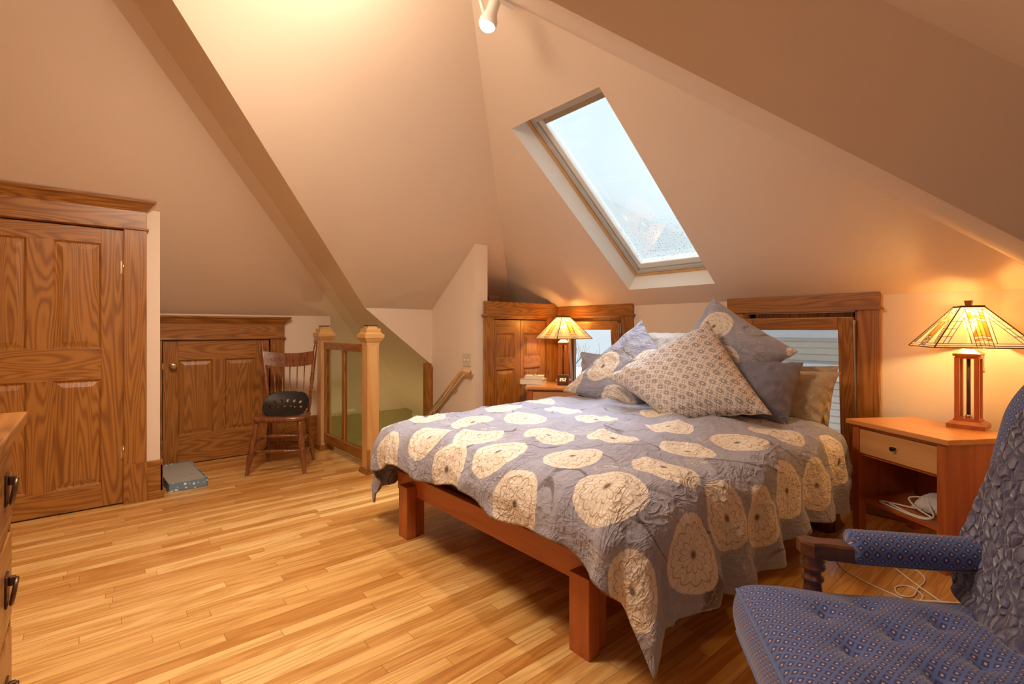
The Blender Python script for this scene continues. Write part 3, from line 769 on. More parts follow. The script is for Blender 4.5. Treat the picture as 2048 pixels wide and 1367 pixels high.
# ------------------------------------------------------------------ track light
tr = empty('track_light', (1.70, 2.2, 3.08), label='white track spotlight with a glowing reflector bulb hanging from the ceiling peak', cat='light')
ydir = Vector((.06, -.09, -.05)).normalized()
w = MB()
T0 = Vector((1.36, 2.16, 3.045)); T1 = Vector((1.79, 2.085, 2.985))
def bar(mb, a, b, ww, hh, m, up=Vector((0, 0, 1))):
    a, b = Vector(a), Vector(b); t = (b - a); L = t.length; t.normalize(); s = t.cross(up).normalized(); u = s.cross(t).normalized()
    mt = Matrix(((t.x, s.x, u.x, a.x), (t.y, s.y, u.y, a.y), (t.z, s.z, u.z, a.z), (0, 0, 0, 1)))
    mb.box(0, L, -ww / 2, ww / 2, -hh / 2, hh / 2, m, .002, mt)
bar(w, T0, T1, .035, .02, 'white_plastic'); part(w, 'track', tr)
HP = Vector((1.572, 2.012, 2.835)); HD = (Vector((1.535, 2.04, 2.69)) - HP).normalized()
HQ = Matrix.Translation(HP) @ Vector((0, 0, -1)).rotation_difference(HD).to_matrix().to_4x4() @ Matrix.Rotation(PI, 4, 'X')
w = MB(); w.lathe([(.028, -.055), (.030, -.05), (.030, .0), (.033, .018), (.046, .045), (.048, .075), (.044, .078)], 'white_plastic', mat=HQ, seg=28); part(w, 'lamp_head', tr)
w = MB(); w.lathe([(.042, .072), (.040, .086), (.030, .098), (.014, .105), (.002, .106)], 'bulb', mat=HQ, seg=24); part(w, 'bulb', tr)
w = MB(); bar(w, HP - HD * .05, (1.60, 2.12, 3.01), .022, .022, 'white_plastic'); bar(w, HP + Vector((-.033, .02, 0)) + HD * .01, (1.56, 2.13, 3.02), .010, .02, 'white_plastic'); part(w, 'bracket', tr)

# ------------------------------------------------------------------ bed
bed = empty('bed', (2.4, 1.905, 0), label='platform bed with a reddish cherry wood frame and dark fitted sheet under the floral duvet', cat='bed')
for y in (1.180, 2.530):
    w = MB(); w.box(1.366, 1.424, y, y + .098, 0, .296, 'cherryz', .003); w.box(1.424, 1.49, y + .02, y + .078, 0, .235, 'cherryz', .003); part(w, 'leg', bed)
for y in (1.180, 2.530):
    w = MB(); w.box(3.20, 3.26, y, y + .098, 0, .296, 'cherryz', .003); part(w, 'leg', bed)
w = MB(); w.box(1.425, 1.460, 1.055, 2.755, .232, .342, 'cherryy', .004); part(w, 'foot_rail', bed)
for y in (1.055, 2.72):
    w = MB(); w.box(1.46, 3.42, y, y + .035, .232, .342, 'cherryx', .004); part(w, 'side_rail', bed)
w = MB(); w.box(1.46, 3.42, 1.09, 2.72, .30, .335, 'cherryx'); part(w, 'platform', bed)
w = MB(); w.box(1.47, 3.44, 1.11, 2.70, .336, .555, 'cushion_dark', .05); part(w, 'mattress', bed)
w = MB(); w.box(3.42, 3.46, 1.09, 2.72, .0, .50, 'cherryy', .006); part(w, 'headboard', bed)

def smooth_noise(p, k): return MN.noise(Vector(p) * k)
FLW_D = [(1.385,2.298),(1.264,2.0),(1.697,2.354),(1.499,2.02),(1.415,1.75),(1.25,1.50),(1.924,2.146),(1.72,1.746),(1.552,1.43),(1.406,1.118),(1.93,1.516),(2.27,1.904),(1.212,.865),(1.72,1.10),(2.369,1.485),(2.10,1.22),(1.582,.80),(1.848,.86),(2.42,1.14),(2.75,1.1),(2.446,.84),(2.14,.80),(2.759,.80),(3.063,.871),(1.23,2.60),(2.05,2.50),(2.4,2.3),(1.6,2.72),(1.95,2.85),(2.5,2.65),(2.7,1.75),(1.42,2.9)]
DX, DY0, DY1, DR, DZT = 1.45, 1.08, 2.72, .14, .625
def duvet_flat(a, b):
    """a 0..1 head->foot overhang side, b 0..1 right->left; returns flat cloth coordinates"""
    yy = b
    return None
def hem_front(y):
    return .262 + .015 * math.sin(y * 9) + .02 * MN.noise(Vector((y * 3, 0, 4))) + .07 * math.exp(-((y - 1.06) / .14) ** 2) + .07 * math.exp(-((y - 2.76) / .12) ** 2)
def hem_right(x):
    return .49 + .03 * math.sin(x * 6.5 + 1) - .03 * max(0, x - 2.0) + .03 * MN.noise(Vector((x * 4, 2, 0)))
def ztop(x, y):
    bx = min(1, max(0, (x - DX + .12) / .5)); by = min(1, max(0, min(y - DY0 + .1, DY1 + .1 - y) / .45))
    z = DZT + .035 * math.sqrt(bx) * math.sqrt(by) - .02
    z += .022 * MN.noise(Vector((x * 2.2, y * 2.2, 1.3))) + .012 * MN.noise(Vector((x * 5, y * 7, 3.1)))
    return z
def ridge(v): return (1 - abs(v)) ** 3
def duvet_pos(p, q):
    """map flat cloth point (p,q) to space: flat on the bed, folding over a rounded edge and hanging"""
    cx = max(p, DX); cy = min(max(q, DY0), DY1)
    ox, oy = p - cx, q - cy
    e = math.hypot(ox, oy)
    z0 = ztop(cx, cy)
    # wrinkles: long creases radiating from the sides, finer crumple
    wr = .030 * ridge(MN.noise(Vector((p * 1.3 - q * 3.0, q * 1.1 + p * .6, 9.7)))) + .010 * ridge(MN.noise(Vector((p * 3.1 + q * 5.2, q * 1.6 - p * 1.2, 4.2)))) + .012 * ridge(MN.noise(Vector((p * 2.0 + q * 1.5, q * 5.0 - p * 3.0, .7)))) + .007 * ridge(MN.noise(Vector((p * 6.5 - q * 3, q * 3.2 + p * 2, 2.7)))) + .003 * ridge(MN.noise(Vector((p * 16, q * 11, 5.1))))
    if e < 1e-9: return Vector((cx, cy, z0 + wr))
    dx, dy = ox / e, oy / e
    arc = DR * PI / 2
    s = cy * 1.0 + cx * 1.0 + math.atan2(dy, -dx) * .35       # perimeter coordinate
    if e < arc:
        ph = e / DR; out = DR * math.sin(ph); dn = DR * (1 - math.cos(ph)); hang = 0
        nrm = Vector((dx * math.sin(ph), dy * math.sin(ph), math.cos(ph)))
    else:
        hang = e - arc; out = DR + hang * .10; dn = DR + hang * .985; nrm = Vector((dx, dy, .1))
    amp = min(1, hang / .22) + .25 * min(1, e / arc)
    fold = amp * (.030 * math.sin(s * 21 + 1.5 * MN.noise(Vector((s * 3, 0, 0)))) + .018 * MN.noise(Vector((s * 9, hang * 3, 1))))
    z = z0 - dn
    pos = Vector((cx + dx * out, cy + dy * out, z)) + nrm * (wr + fold)
    if pos.z < .03: pos.z = .03
    return pos
def cloth_attrs(me, uvs, flowers, rad):
    a = me.attributes.new('cloth', 'FLOAT_VECTOR', 'POINT'); f_ = me.attributes.new('flower', 'FLOAT_VECTOR', 'POINT')
    for i, (u, v) in enumerate(uvs):
        a.data[i].vector = (u, v, 0)
        best = None
        for k, fl in enumerate(flowers):
            r = fl[2] if len(fl) > 2 else rad
            d = ((u - fl[0]) ** 2 + (v - fl[1]) ** 2) / r ** 2
            if best is None or d < best[0]: best = (d, (u - fl[0]) / r, (v - fl[1]) / r, k)
        f_.data[i].vector = (best[1], best[2], math.sqrt(best[0])) if best else (9, 9, 9)
def grid_obj(name, nu, nv, fn, mat, parent=None, flowers=(), rad=.13, thick=0.0, loc=(0, 0, 0), subsurf=0, closed=None):
    vs = []; uv = []; L = Vector(loc)
    for i in range(nu):
        for j in range(nv):
            p, c2 = fn(i / (nu - 1), j / (nv - 1)); vs.append(Vector(p) - L); uv.append(c2)
    fs = [(i * nv + j, (i + 1) * nv + j, (i + 1) * nv + j + 1, i * nv + j + 1) for i in range(nu - 1) for j in range(nv - 1)]
    me = bpy.data.meshes.new(name); me.from_pydata(vs, [], fs); me.materials.append(M[mat])
    for p in me.polygons: p.use_smooth = True
    cloth_attrs(me, uv, flowers, rad)
    o = bpy.data.objects.new(name, me); COL.objects.link(o)
    if parent: o.parent = parent
    else: o.location = loc
    if thick:
        md = o.modifiers.new('thick', 'SOLIDIFY'); md.thickness = thick; md.offset = -1
    return o
def duvet_fn(a, b):
    # iterate: overhang lengths depend on position along the edge
    x1 = 3.30
    q0 = DY0 - hem_right(DX + max(0, (a - .15)) * 2.1); q1 = DY1 + .47
    q = q0 + (q1 - q0) * b
    p0 = DX - hem_front(min(max(q, DY0), DY1))
    p = p0 + (x1 - p0) * a
    return duvet_pos(p, q), (p, q)
if not FLW_D:
    FLW_D = [(1.2 + .36 * i + (.18 if j % 2 else 0), .7 + .33 * j) for i in range(7) for j in range(8)]
duvet = grid_obj('duvet', 230, 260, duvet_fn, 'floral', None, FLW_D, .127, .012, (2.4, 1.9, .6))
tag(duvet, 'rumpled slate grey duvet with large cream flower heads spread over the bed', 'duvet')
# lattice reverse / sheet by the headboard on the right side
def sheet_fn(a, b):
    x = 2.95 + .42 * a
    e = .04 + .42 * b
    r = .10; arc = r * PI / 2
    if e < arc: ph = e / r; out = r * math.sin(ph); dn = r * (1 - math.cos(ph))
    else: out = r; dn = r + e - arc
    return Vector((x, 1.06 - out + .012 * math.sin(x * 34 + b * 3) * b, .585 - dn)), (x, 1.0 - e)
sh = grid_obj('top_sheet', 40, 50, sheet_fn, 'lattice', None, (), .1, .006, (3.15, 1.0, .4))
tag(sh, 'lattice printed sheet hanging below the duvet beside the right nightstand', 'sheet')

# ------------------------------------------------------------------ pillows
def pillow(name, c00, c10, c11, c01, t, mat, label, group=None, flowers=(), rad=.13, seed=0, flange=0.0, pinch=.06, n=44, sag=0.0, trim=None):
    """c00..c01 are the four 3-D corners (bottom-left, bottom-right, top-right, top-left seen from the front)"""
    C = [Vector(c) for c in (c00, c10, c11, c01)]
    ctr = sum(C, Vector()) / 4
    nrm = (C[1] - C[0]).cross(C[3] - C[0]).normalized()
    W = ((C[1] - C[0]).length + (C[2] - C[3]).length) / 2; H = ((C[3] - C[0]).length + (C[2] - C[1]).length) / 2
    vs = []; uv = []
    def P(u, v, side):
        a = 2 * u - 1; b = 2 * v - 1
        ui = .5 + a * .5 * (1 - pinch * (1 - b * b)); vi = .5 + b * .5 * (1 - pinch * (1 - a * a))
        q = C[0] * (1 - ui) * (1 - vi) + C[1] * ui * (1 - vi) + C[2] * ui * vi + C[3] * (1 - ui) * vi
        fa = max(0, 1 - abs(a) ** 2.2); fb = max(0, 1 - abs(b) ** 2.2)
        h = t * 1.22 * (fa ** .60) * (fb ** .60)
        edge = min(1, 3 * min(1 - abs(a), 1 - abs(b)))
        wr = .018 * ridge(MN.noise(Vector((a * 2.2 + seed, b * 3.4, seed * 1.7)))) + .012 * MN.noise(Vector((a * 1.6, b * 1.6 + seed, 3)))
        # creases running in from the corners
        wr += .010 * math.sin(math.atan2(b, a) * 17 + seed) * max(0, math.hypot(a, b) - .55) * edge
        return q + nrm * side * (h + wr * edge) + nrm * .008 * (1 - edge) * math.sin((a + b) * 17 + seed)
    N = n
    for side in (1, -1):
        for i in range(N):
            for j in range(N):
                # cluster samples toward the edges
                u = .5 - .5 * math.cos(PI * i / (N - 1)); v = .5 - .5 * math.cos(PI * j / (N - 1))
                vs.append(P(u, v, side) - ctr); uv.append((u * W + seed * .37, v * H + seed * .21))
    fs = []
    for s_ in range(2):
        o_ = s_ * N * N
        for i in range(N - 1):
            for j in range(N - 1):
                q = (o_ + i * N + j, o_ + (i + 1) * N + j, o_ + (i + 1) * N + j + 1, o_ + i * N + j + 1)
                fs.append(q if s_ == 0 else q[::-1])
    me = bpy.data.meshes.new(name); me.from_pydata(vs, [], fs); me.materials.append(M[mat])
    fl = [(f_[0] * W + seed * .37, f_[1] * H + seed * .21) for f_ in flowers]
    cloth_attrs(me, uv, fl, rad)
    b = bmesh.new(); b.from_mesh(me); bmesh.ops.remove_doubles(b, verts=b.verts, dist=.0008); b.to_mesh(me); b.free()
    for p in me.polygons: p.use_smooth = True
    o = bpy.data.objects.new(name, me); COL.objects.link(o); o.location = ctr; o['label'] = label; o['category'] = 'pillow'
    if group: o['group'] = group
    # seam piping round the edge
    path = []
    for (u0, v0, u1, v1) in ((0, 0, 1, 0), (1, 0, 1, 1), (1, 1, 0, 1), (0, 1, 0, 0)):
        for k in range(16):
            tt = k / 16; path.append(P(u0 + (u1 - u0) * tt, v0 + (v1 - v0) * tt, 1) - ctr)
    path.append(path[0])
    mb = MB(); mb.tube(path, .0035, trim or mat, 6, False); sm = mb.build('seam', o)
    a_ = sm.data.attributes.new('cloth', 'FLOAT_VECTOR', 'POINT')
    f2 = sm.data.attributes.new('flower', 'FLOAT_VECTOR', 'POINT')
    for d in f2.data: d.vector = (9, 9, 9)
    return o
G = None
pillow('pillow', (3.52, 1.34, .50), (3.55, 1.10, .50), (3.60, 1.05, .965), (3.58, 1.60, .96), .05, 'khaki', 'khaki pillow standing upright farthest back on the right against the window', seed=1)
pillow('pillow', (3.33, 1.55, .60), (3.32, 1.08, .56), (3.42, .99, .94), (3.44, 1.50, .95), .10, 'khaki', 'khaki linen pillow with a folded corner leaning behind the slate pillow on the right', seed=2)
pillow('pillow', (3.06, 1.66, .62), (3.10, 1.17, .62), (3.24, 1.13, 1.00), (3.26, 1.64, .98), .12, 'slate', 'smooth slate blue pillow standing on the right side of the pile', seed=3, pinch=.04)
pillow('pillow', (3.30, 2.95, .58), (3.28, 2.35, .58), (3.40, 2.33, .97), (3.42, 3.05, .99), .09, 'blue_soft', 'blue grey pillow at the left end of the pile behind the floral one', seed=4)
pillow('pillow', (3.42, 2.50, .72), (3.42, 1.95, .72), (3.52, 1.92, 1.17), (3.52, 2.48, 1.17), .11, 'white_floral', 'pale rounded pillow at the very back between the two floral pillows', seed=5, pinch=.02)
pillow('pillow', (3.20, 2.08, .86), (3.22, 1.48, .78), (3.30, 1.18, 1.06), (3.44, 1.80, 1.43), .11, 'floral', 'floral pillow on top of the pile with one corner pointing up', seed=6, flowers=((.30, .72), (.62, .35), (1.1, 1.05)), rad=.125, trim='khaki')
pillow('pillow', (3.02, 2.90, .68), (2.94, 2.12, .60), (3.14, 1.92, .92), (3.28, 2.30, 1.27), .11, 'floral', 'floral pillow on the left of the pile with a raised pointed corner', seed=7, flowers=((.36, .42), (.80, .88), (.80, .08), (.0, .1)), rad=.145, trim='khaki')
pillow('pillow', (2.80, 2.25, .86), (2.66, 1.66, .645), (2.86, 1.16, .73), (3.08, 1.64, 1.25), .12, 'lattice', 'square beige cushion with printed circle lattice in front of the pile', seed=8, pinch=.05, trim='khaki')

# ------------------------------------------------------------------ nightstands
def nightstand(loc, rz, W, D, label, corner=False):
    th = empty('nightstand', (*loc, 0), rz, label=label, cat='nightstand', group=None)
    H = .665; a, d = W / 2, D / 2
    w = MB(); w.box(-a, a, -d, d, H - .026, H, 'cherry_top', .003); w.build('tabletop', th)
    ai, di = a - .025, d - .022
    for sx in (-1, 1):
        for sy in (-1, 1):
            w = MB(); x0 = sx * ai; x1 = sx * (ai - .045); y0 = sy * di; y1 = sy * (di - .05)
            w.box(min(x0, x1), max(x0, x1), min(y0, y1), max(y0, y1), 0, H - .026, 'cherryz', .003); w.build('leg', th)
    for sx in (-1, 1):
        w = MB(); x0 = sx * (ai - .006); x1 = sx * (ai - .026); w.box(min(x0, x1), max(x0, x1), -di + .05, di - .05, .17, H - .026, 'cherryz', .001); w.build('side_panel', th)
    w = MB(); w.box(-ai + .045, ai - .045, di - .026, di - .008, .17, H - .026, 'cherryx'); w.build('back_panel', th)
    w = MB(); w.box(-ai + .02, ai - .02, -di + .012, di - .012, .195, .215, 'cherryx', .003); w.build('shelf', th)
    w = MB(); w.box(-ai + .03, ai - .03, -di + .02, di - .03, .462, .474, 'cherryx'); w.box(-ai + .045, ai - .045, -di + .008, -di + .03, .620, H - .026, 'cherryx'); w.build('frame_rail', th)
    w = MB(); w.box(-ai + .047, ai - .047, -di + .004, -di + .024, .478, .616, 'drawer_wood', .002); w.box(-ai + .06, ai - .06, -di + .024, di - .06, .485, .60, 'cherryx'); dr = w.build('drawer', th)
    w = MB(); R = Matrix.Translation((0, -di + .004, .552)) @ Matrix.Rotation(PI / 2, 4, 'X')
    w.lathe([(.006, 0), (.006, .010), (.011, .013), (.012, .026), (.009, .028)], 'black_metal', mat=R, seg=16); w.build('knob', dr)
    return th
NS1 = (3.492, .592); NR1 = math.radians(-121.5)
NS2 = (3.44, 3.385); NR2 = math.radians(-47.8)
nightstand(NS1, NR1, .596, .47, 'cherry nightstand with open shelf standing right of the bed')
nightstand(NS2, NR2, .56, .50, 'cherry nightstand in the far corner left of the bed')

# ------------------------------------------------------------------ lamps
def table_lamp(x, y, z, rb, rs, label):
    th = empty('table_lamp', (x, y, z), rb, label=label, cat='lamp')
    w = MB()
    def sq(mb, s0, z0, s1, z1, m='cherryx'):
        s0 *= .77; s1 *= .77
        mb.raw([(-s0, -s0, z0), (s0, -s0, z0), (s0, s0, z0), (-s0, s0, z0), (-s1, -s1, z1), (s1, -s1, z1), (s1, s1, z1), (-s1, s1, z1)],
               [(3, 2, 1, 0), (4, 5, 6, 7), (0, 1, 5, 4), (1, 2, 6, 5), (2, 3, 7, 6), (3, 0, 4, 7)], m)
    sq(w, .102, 0, .102, .022); sq(w, .102, .022, .078, .038); sq(w, .072, .038, .072, .046); sq(w, .066, .046, .066, .054); w.build('base', th)
    for sx in (-1, 1):
        for sy in (-1, 1):
            w = MB(); w.box(sx * .040 - .0105, sx * .040 + .0105, sy * .040 - .0105, sy * .040 + .0105, .054, .375, 'cherryz', .002); w.build('column', th)
    w = MB(); sq(w, .066, .375, .066, .383); sq(w, .062, .383, .062, .388); sq(w, .072, .388, .074, .402); sq(w, .074, .402, .030, .428); w.build('column_cap', th)
    w = MB(); w.lathe([(.009, .054), (.009, .39)], 'bronze', seg=12); w.lathe([(.012, .054), (.014, .06), (.012, .07)], 'brass', seg=12)
    w.lathe([(.012, .42), (.018, .425), (.018, .44), (.010, .445), (.010, .60)], 'bronze', seg=14); w.build('stem', th)
    w = MB(); w.tube([(.04, -.055, .445), (.04, -.055, .31)], .0015, 'brass', 6); w.lathe([(.002, -.006), (.006, -.002), (.006, .002), (.002, .006)], 'brass', (.04, -.055, .305), 10); w.build('pull_chain', th)
    # shade
    sh = MB(); hb, ht = .208, .050; zb, zt = .438, .652
    Rz = Matrix.Rotation(rs - rb, 4, 'Z')
    sl = math.hypot(hb - ht, zt - zb)
    def fp(k, xx, h, off=0.0):
        t = h / sl; dist = hb + (ht - hb) * t; zz = zb + (zt - zb) * t
        nn = Vector((0, -(zt - zb) / sl, (hb - ht) / sl))
        p = Vector((xx, -dist, zz)) + nn * off
        return (Rz @ Matrix.Rotation(k * PI / 2, 4, 'Z')) @ p
    hwid = lambda h: hb + (ht - hb) * h / sl
    lead = MB()
    def poly(k, pts, m): sh.raw([fp(k, *p) for p in pts], [tuple(range(len(pts)))], m)
    def line(k, a, b, r=.0016):
        lead.tube([fp(k, *a, .001), fp(k, *b, .001)], r, 'leadcame', 5, False)
    for k in range(4):
        S = sl; b1, b2 = .012, .026; bw, fw_ = .034, .050
        # bottom borders
        poly(k, [(-hwid(0), 0), (hwid(0), 0), (hwid(b1), b1), (-hwid(b1), b1)], 'sg_cream')
        poly(k, [(-hwid(b1), b1), (hwid(b1), b1), (hwid(b2), b2), (-hwid(b2), b2)], 'sg_pale')
        line(k, (-hwid(0), 0), (hwid(0), 0), .003); line(k, (-hwid(b1), b1), (hwid(b1), b1)); line(k, (-hwid(b2), b2), (hwid(b2), b2))
        top = S - .014
        poly(k, [(-hwid(top), top), (hwid(top), top), (hwid(S), S), (-hwid(S), S)], 'sg_cream'); line(k, (-hwid(top), top), (hwid(top), top)); line(k, (-hwid(S), S), (hwid(S), S), .003)
        for s_ in (-1, 1):
            e1, e2 = .024, .044
            hx = lambda h, e: max(hwid(h) - e, .0)
            def cut(e, lim):   # height at which the strip edge meets x = lim
                return (hb - e - lim) / (hb - ht) * S
            h1 = min(top, cut(e1, .0)); h2 = min(top, cut(e2, fw_))
            poly(k, [(s_ * hwid(b2), b2), (s_ * hwid(top), top), (s_ * hx(top, e1), top), (s_ * hx(b2, e1), b2)], 'sg_cream')
            poly(k, [(s_ * hx(b2, e1), b2), (s_ * hx(top, e1), top), (s_ * max(hx(top, e2), .006), top), (s_ * hx(b2, e2), b2)], 'sg_pale')
            poly(k, [(s_ * hx(b2, e2), b2), (s_ * fw_, h2), (s_ * fw_, b2)], 'sg_cream')
            poly(k, [(s_ * fw_, b2), (s_ * fw_, h2), (s_ * bw, min(top, h2 + .015)), (s_ * bw, b2)], 'sg_pale')
            line(k, (s_ * hx(b2, e1), b2), (s_ * hx(top, e1), top)); line(k, (s_ * hx(b2, e2), b2), (s_ * fw_, h2))
            line(k, (s_ * fw_, b2), (s_ * fw_, h2)); line(k, (s_ * bw, 0), (s_ * bw, top))
            line(k, (s_ * hwid(0), 0), (s_ * hwid(S), S), .0032)
            for hh in (.07, .12, .17):
                line(k, (s_ * hx(hh, 0), hh), (s_ * hx(hh, e2), hh - .0))
            poly(k, [(s_ * (hwid(0) - .06), .0005), (s_ * (hwid(0) - .035), .0005), (s_ * (hwid(b1) - .035), b1), (s_ * (hwid(b1) - .06), b1)], 'sg_amber')
            # centre band: long coloured lights and chevrons
            def chev(x0, x1, ha, hb_, m, dz=.010):
                f0, f1 = abs(x0) / bw, abs(x1) / bw
                off = lambda x: -dz * abs(x) / bw
                poly(k, [(s_ * x0, ha + off(x0)), (s_ * x1, ha + off(x1)), (s_ * x1, hb_ + off(x1)), (s_ * x0, hb_ + off(x0))], m)
                for hh in (ha, hb_): line(k, (s_ * x0, hh + off(x0)), (s_ * x1, hh + off(x1)), .0012)
            mdl = bw * .5
            chev(0, mdl, b1 + .008, .052, 'sg_pale'); chev(mdl, bw, b1 + .010, .052, 'sg_cream')
            chev(0, mdl, .052, .064, 'sg_amber'); chev(mdl, bw, .052, .064, 'sg_orange')
            chev(0, bw, .064, .078, 'sg_pale')
            chev(0, mdl, .078, .178, 'sg_amber'); chev(mdl, bw, .078, .178, 'sg_orange')
            chev(0, bw, .178, .194, 'sg_pale'); chev(0, mdl, .194, .212, 'sg_amber'); chev(mdl, bw, .194, .212, 'sg_orange')
            chev(0, mdl, .212, min(top, .236), 'sg_pale'); chev(mdl, bw, .212, min(top, .236), 'sg_orange')
            line(k, (s_ * mdl, b1), (s_ * mdl, top), .0012)
        line(k, (0, b1), (0, top), .0012)
        poly(k, [(-.05, top - .04), (.05, top - .04), (.05, top), (-.05, top)], 'sg_pale') if False else None
    so = sh.build('lamp_shade', th); lead.build('lead_lines', so)
    w = MB(); w.raw([Rz @ Vector(v) for v in [(-.055, -.055, .655), (.055, -.055, .655), (.055, .055, .655), (-.055, .055, .655), (-.05, -.05, .662), (.05, -.05, .662), (.05, .05, .662), (-.05, .05, .662)]],
                     [(3, 2, 1, 0), (4, 5, 6, 7), (0, 1, 5, 4), (1, 2, 6, 5), (2, 3, 7, 6), (3, 0, 4, 7)], 'darkx')
    w.raw([(-.012, -.012, .662), (.012, -.012, .662), (.012, .012, .662), (-.012, .012, .662), (-.017, -.017, .690), (.017, -.017, .690), (.017, .017, .690), (-.017, .017, .690)],
          [(3, 2, 1, 0), (4, 5, 6, 7), (0, 1, 5, 4), (1, 2, 6, 5), (2, 3, 7, 6), (3, 0, 4, 7)], 'cherryz'); w.build('finial', th)
    w = MB(); w.lathe([(.010, .50), (.012, .52), (.026, .545), (.030, .565), (.022, .59), (.005, .598)], 'bulb', (.05, 0, 0), 16); w.build('bulb', th)
    ld = bpy.data.lights.new('lamp_glow', 'POINT'); lo = bpy.data.objects.new('lamp_glow', ld); COL.objects.link(lo); lo.location = (x, y, z + .575)
    ld.energy = 21; ld.color = (1, .60, .19); ld.shadow_soft_size = .04
table_lamp(3.64, .447, .665, math.radians(-3), math.radians(25.4), 'mission style lamp with stained glass shade on the right nightstand')
table_lamp(3.63, 3.475, .665, math.radians(44), math.radians(-13), 'mission style lamp with stained glass shade on the far left nightstand')

# ------------------------------------------------------------------ small things on the far nightstand and closet
def rb(mb, cx, cy, ang, x0, x1, y0, y1, z0, z1, m, bev=0.0):
    mb.box(x0, x1, y0, y1, z0, z1, m, bev, Matrix.Translation((cx, cy, 0)) @ Matrix.Rotation(ang, 4, 'Z'))
def book(cx, cy, z, ang, W, D, H, cov, label):
    th = empty('book', (cx, cy, z), ang, label=label, cat='book')
    w = MB(); w.box(-W / 2 + .004, W / 2 - .004, -D / 2 + .004, D / 2 - .002, .003, H - .003, 'paper'); w.build('pages', th)
    w = MB(); w.box(-W / 2, W / 2, -D / 2, D / 2, 0, .003, cov, .001); w.box(-W / 2, W / 2, -D / 2, D / 2, H - .003, H, cov, .001); w.box(-W / 2, -W / 2 + .004, -D / 2, D / 2, 0, H, cov, .001); w.build('cover', th)
book(3.30, 3.56, .665, math.radians(-60), .23, .17, .052, 'cover_grey', 'thick hardback book lying at the bottom of the stack on the far nightstand')
book(3.315, 3.56, .717, math.radians(-52), .18, .13, .030, 'cover_cream', 'thin cream paperback lying on top of the thick book')
w = MB()
for k in range(26):
    pass
pts = [(3.30 + .022 * math.cos(t * .55) + .002 * t * .4, 3.55 + .018 * math.sin(t * .55), .750 + .002 * math.sin(t)) for t in range(24)]
w.tube(pts, .003, 'brass', 6); tag(w.build('necklace', origin=(3.30, 3.55, .747)), 'small gold chain coiled on the thin cream book', 'necklace')
# alarm clock
ck = empty('alarm_clock', (3.45, 3.305, .665), math.radians(-47.8), label='dark wooden cube alarm clock with glowing digits beside the far lamp', cat='clock')
w = MB(); w.box(-.055, .055, -.035, .035, 0, .098, 'darkx', .003); w.build('case', ck)
M['digit'] = plain('clock_digits', (1, .8, .4), .5, emit=(1, .72, .30), es=3)
SEG = {'2': 'abged', '5': 'afgcd', '3': 'abgcd', '1': 'bc'}
w = MB()
def digit(mb, ch, x, z, s):
    W_, H_ = s * .5, s; y = -.0358; t = s * .10
    seg = {'a': (0, W_, H_ - t, H_), 'g': (0, W_, H_ / 2 - t / 2, H_ / 2 + t / 2), 'd': (0, W_, 0, t), 'f': (0, t, H_ / 2, H_), 'b': (W_ - t, W_, H_ / 2, H_), 'e': (0, t, 0, H_ / 2), 'c': (W_ - t, W_, 0, H_ / 2)}
    for k in SEG[ch]:
        a, b, c_, d = seg[k]; mb.box(x + a, x + b, y - .0006, y + .001, z + c_, z + d, 'digit')
for ch, x in (('2', -.030), ('5', -.008), ('2', .014)): digit(w, ch, x, .04, .026)
w.box(-.0125, -.0105, -.0364, -.0348, .046, .049, 'digit'); w.box(-.0125, -.0105, -.0364, -.0348, .056, .059, 'digit')
w.build('digits', ck)
# small box on the closet head
w = MB(); w.box(2.935, 3.06, 3.80, 3.90, 1.401, 1.520, 'darkx', .003); w.box(2.93, 3.065, 3.795, 3.905, 1.508, 1.528, 'darkx', .003)
tag(w.build('wooden_box', origin=(3.0, 3.85, 1.401)), 'small dark wooden box sitting on top of the corner closet', 'box')

# ------------------------------------------------------------------ things on the right nightstand shelf, cords on the floor
def ns1(x, y, z): # local nightstand coordinates -> world
    c_, s_ = math.cos(NR1), math.sin(NR1); return Vector((NS1[0] + c_ * x - s_ * y, NS1[1] + s_ * x + c_ * y, z))
bag = empty('cloth_pouch', ns1(.10, .0, .216), NR1, label='pale grey cloth pouch lying on the shelf of the right nightstand', cat='pouch')
def pouch_fn(a, b):
    u = 2 * a - 1; v = 2 * b - 1
    return (u * .12, v * .09, .012 + .075 * max(0, 1 - u * u) ** .5 * max(0, 1 - v * v) ** .5 + .02 * MN.noise(Vector((u * 2, v * 2, 0))) * (1 - u * u) * (1 - v * v) + .035 * max(0, -u) * (1 - v * v)), (a, b)
po = grid_obj('pouch_body', 24, 20, pouch_fn, 'white_floral', bag, (), .1, .004); 
def spline(pts, n=8):
    P = [Vector(p) for p in pts]; out = []
    for i in range(len(P) - 1):
        p0 = P[max(i - 1, 0)]; p1 = P[i]; p2 = P[i + 1]; p3 = P[min(i + 2, len(P) - 1)]
        for k in range(n):
            t = k / n; out.append(.5 * ((2 * p1) + (p2 - p0) * t + (2 * p0 - 5 * p1 + 4 * p2 - p3) * t * t + (3 * p1 - p0 - 3 * p2 + p3) * t ** 3))
    out.append(P[-1]); return out
cp = [ns1(*p) for p in ((.0, -.08, .222), (-.10, -.13, .222), (-.13, -.17, .222), (.0, -.19, .222), (.12, -.19, .222), (.15, -.15, .23), (.06, -.14, .25), (-.02, -.10, .275), (.02, -.05, .285), (.10, -.10, .26), (.16, -.16, .235), (.08, -.185, .225), (-.05, -.16, .224), (-.09, -.15, .223))]
w = MB(); w.tube(spline(cp), .0045, 'cable', 8); tag(w.build('charging_cable', origin=tuple(cp[0])), 'white cable loosely coiled over the pouch on the nightstand shelf', 'cable')
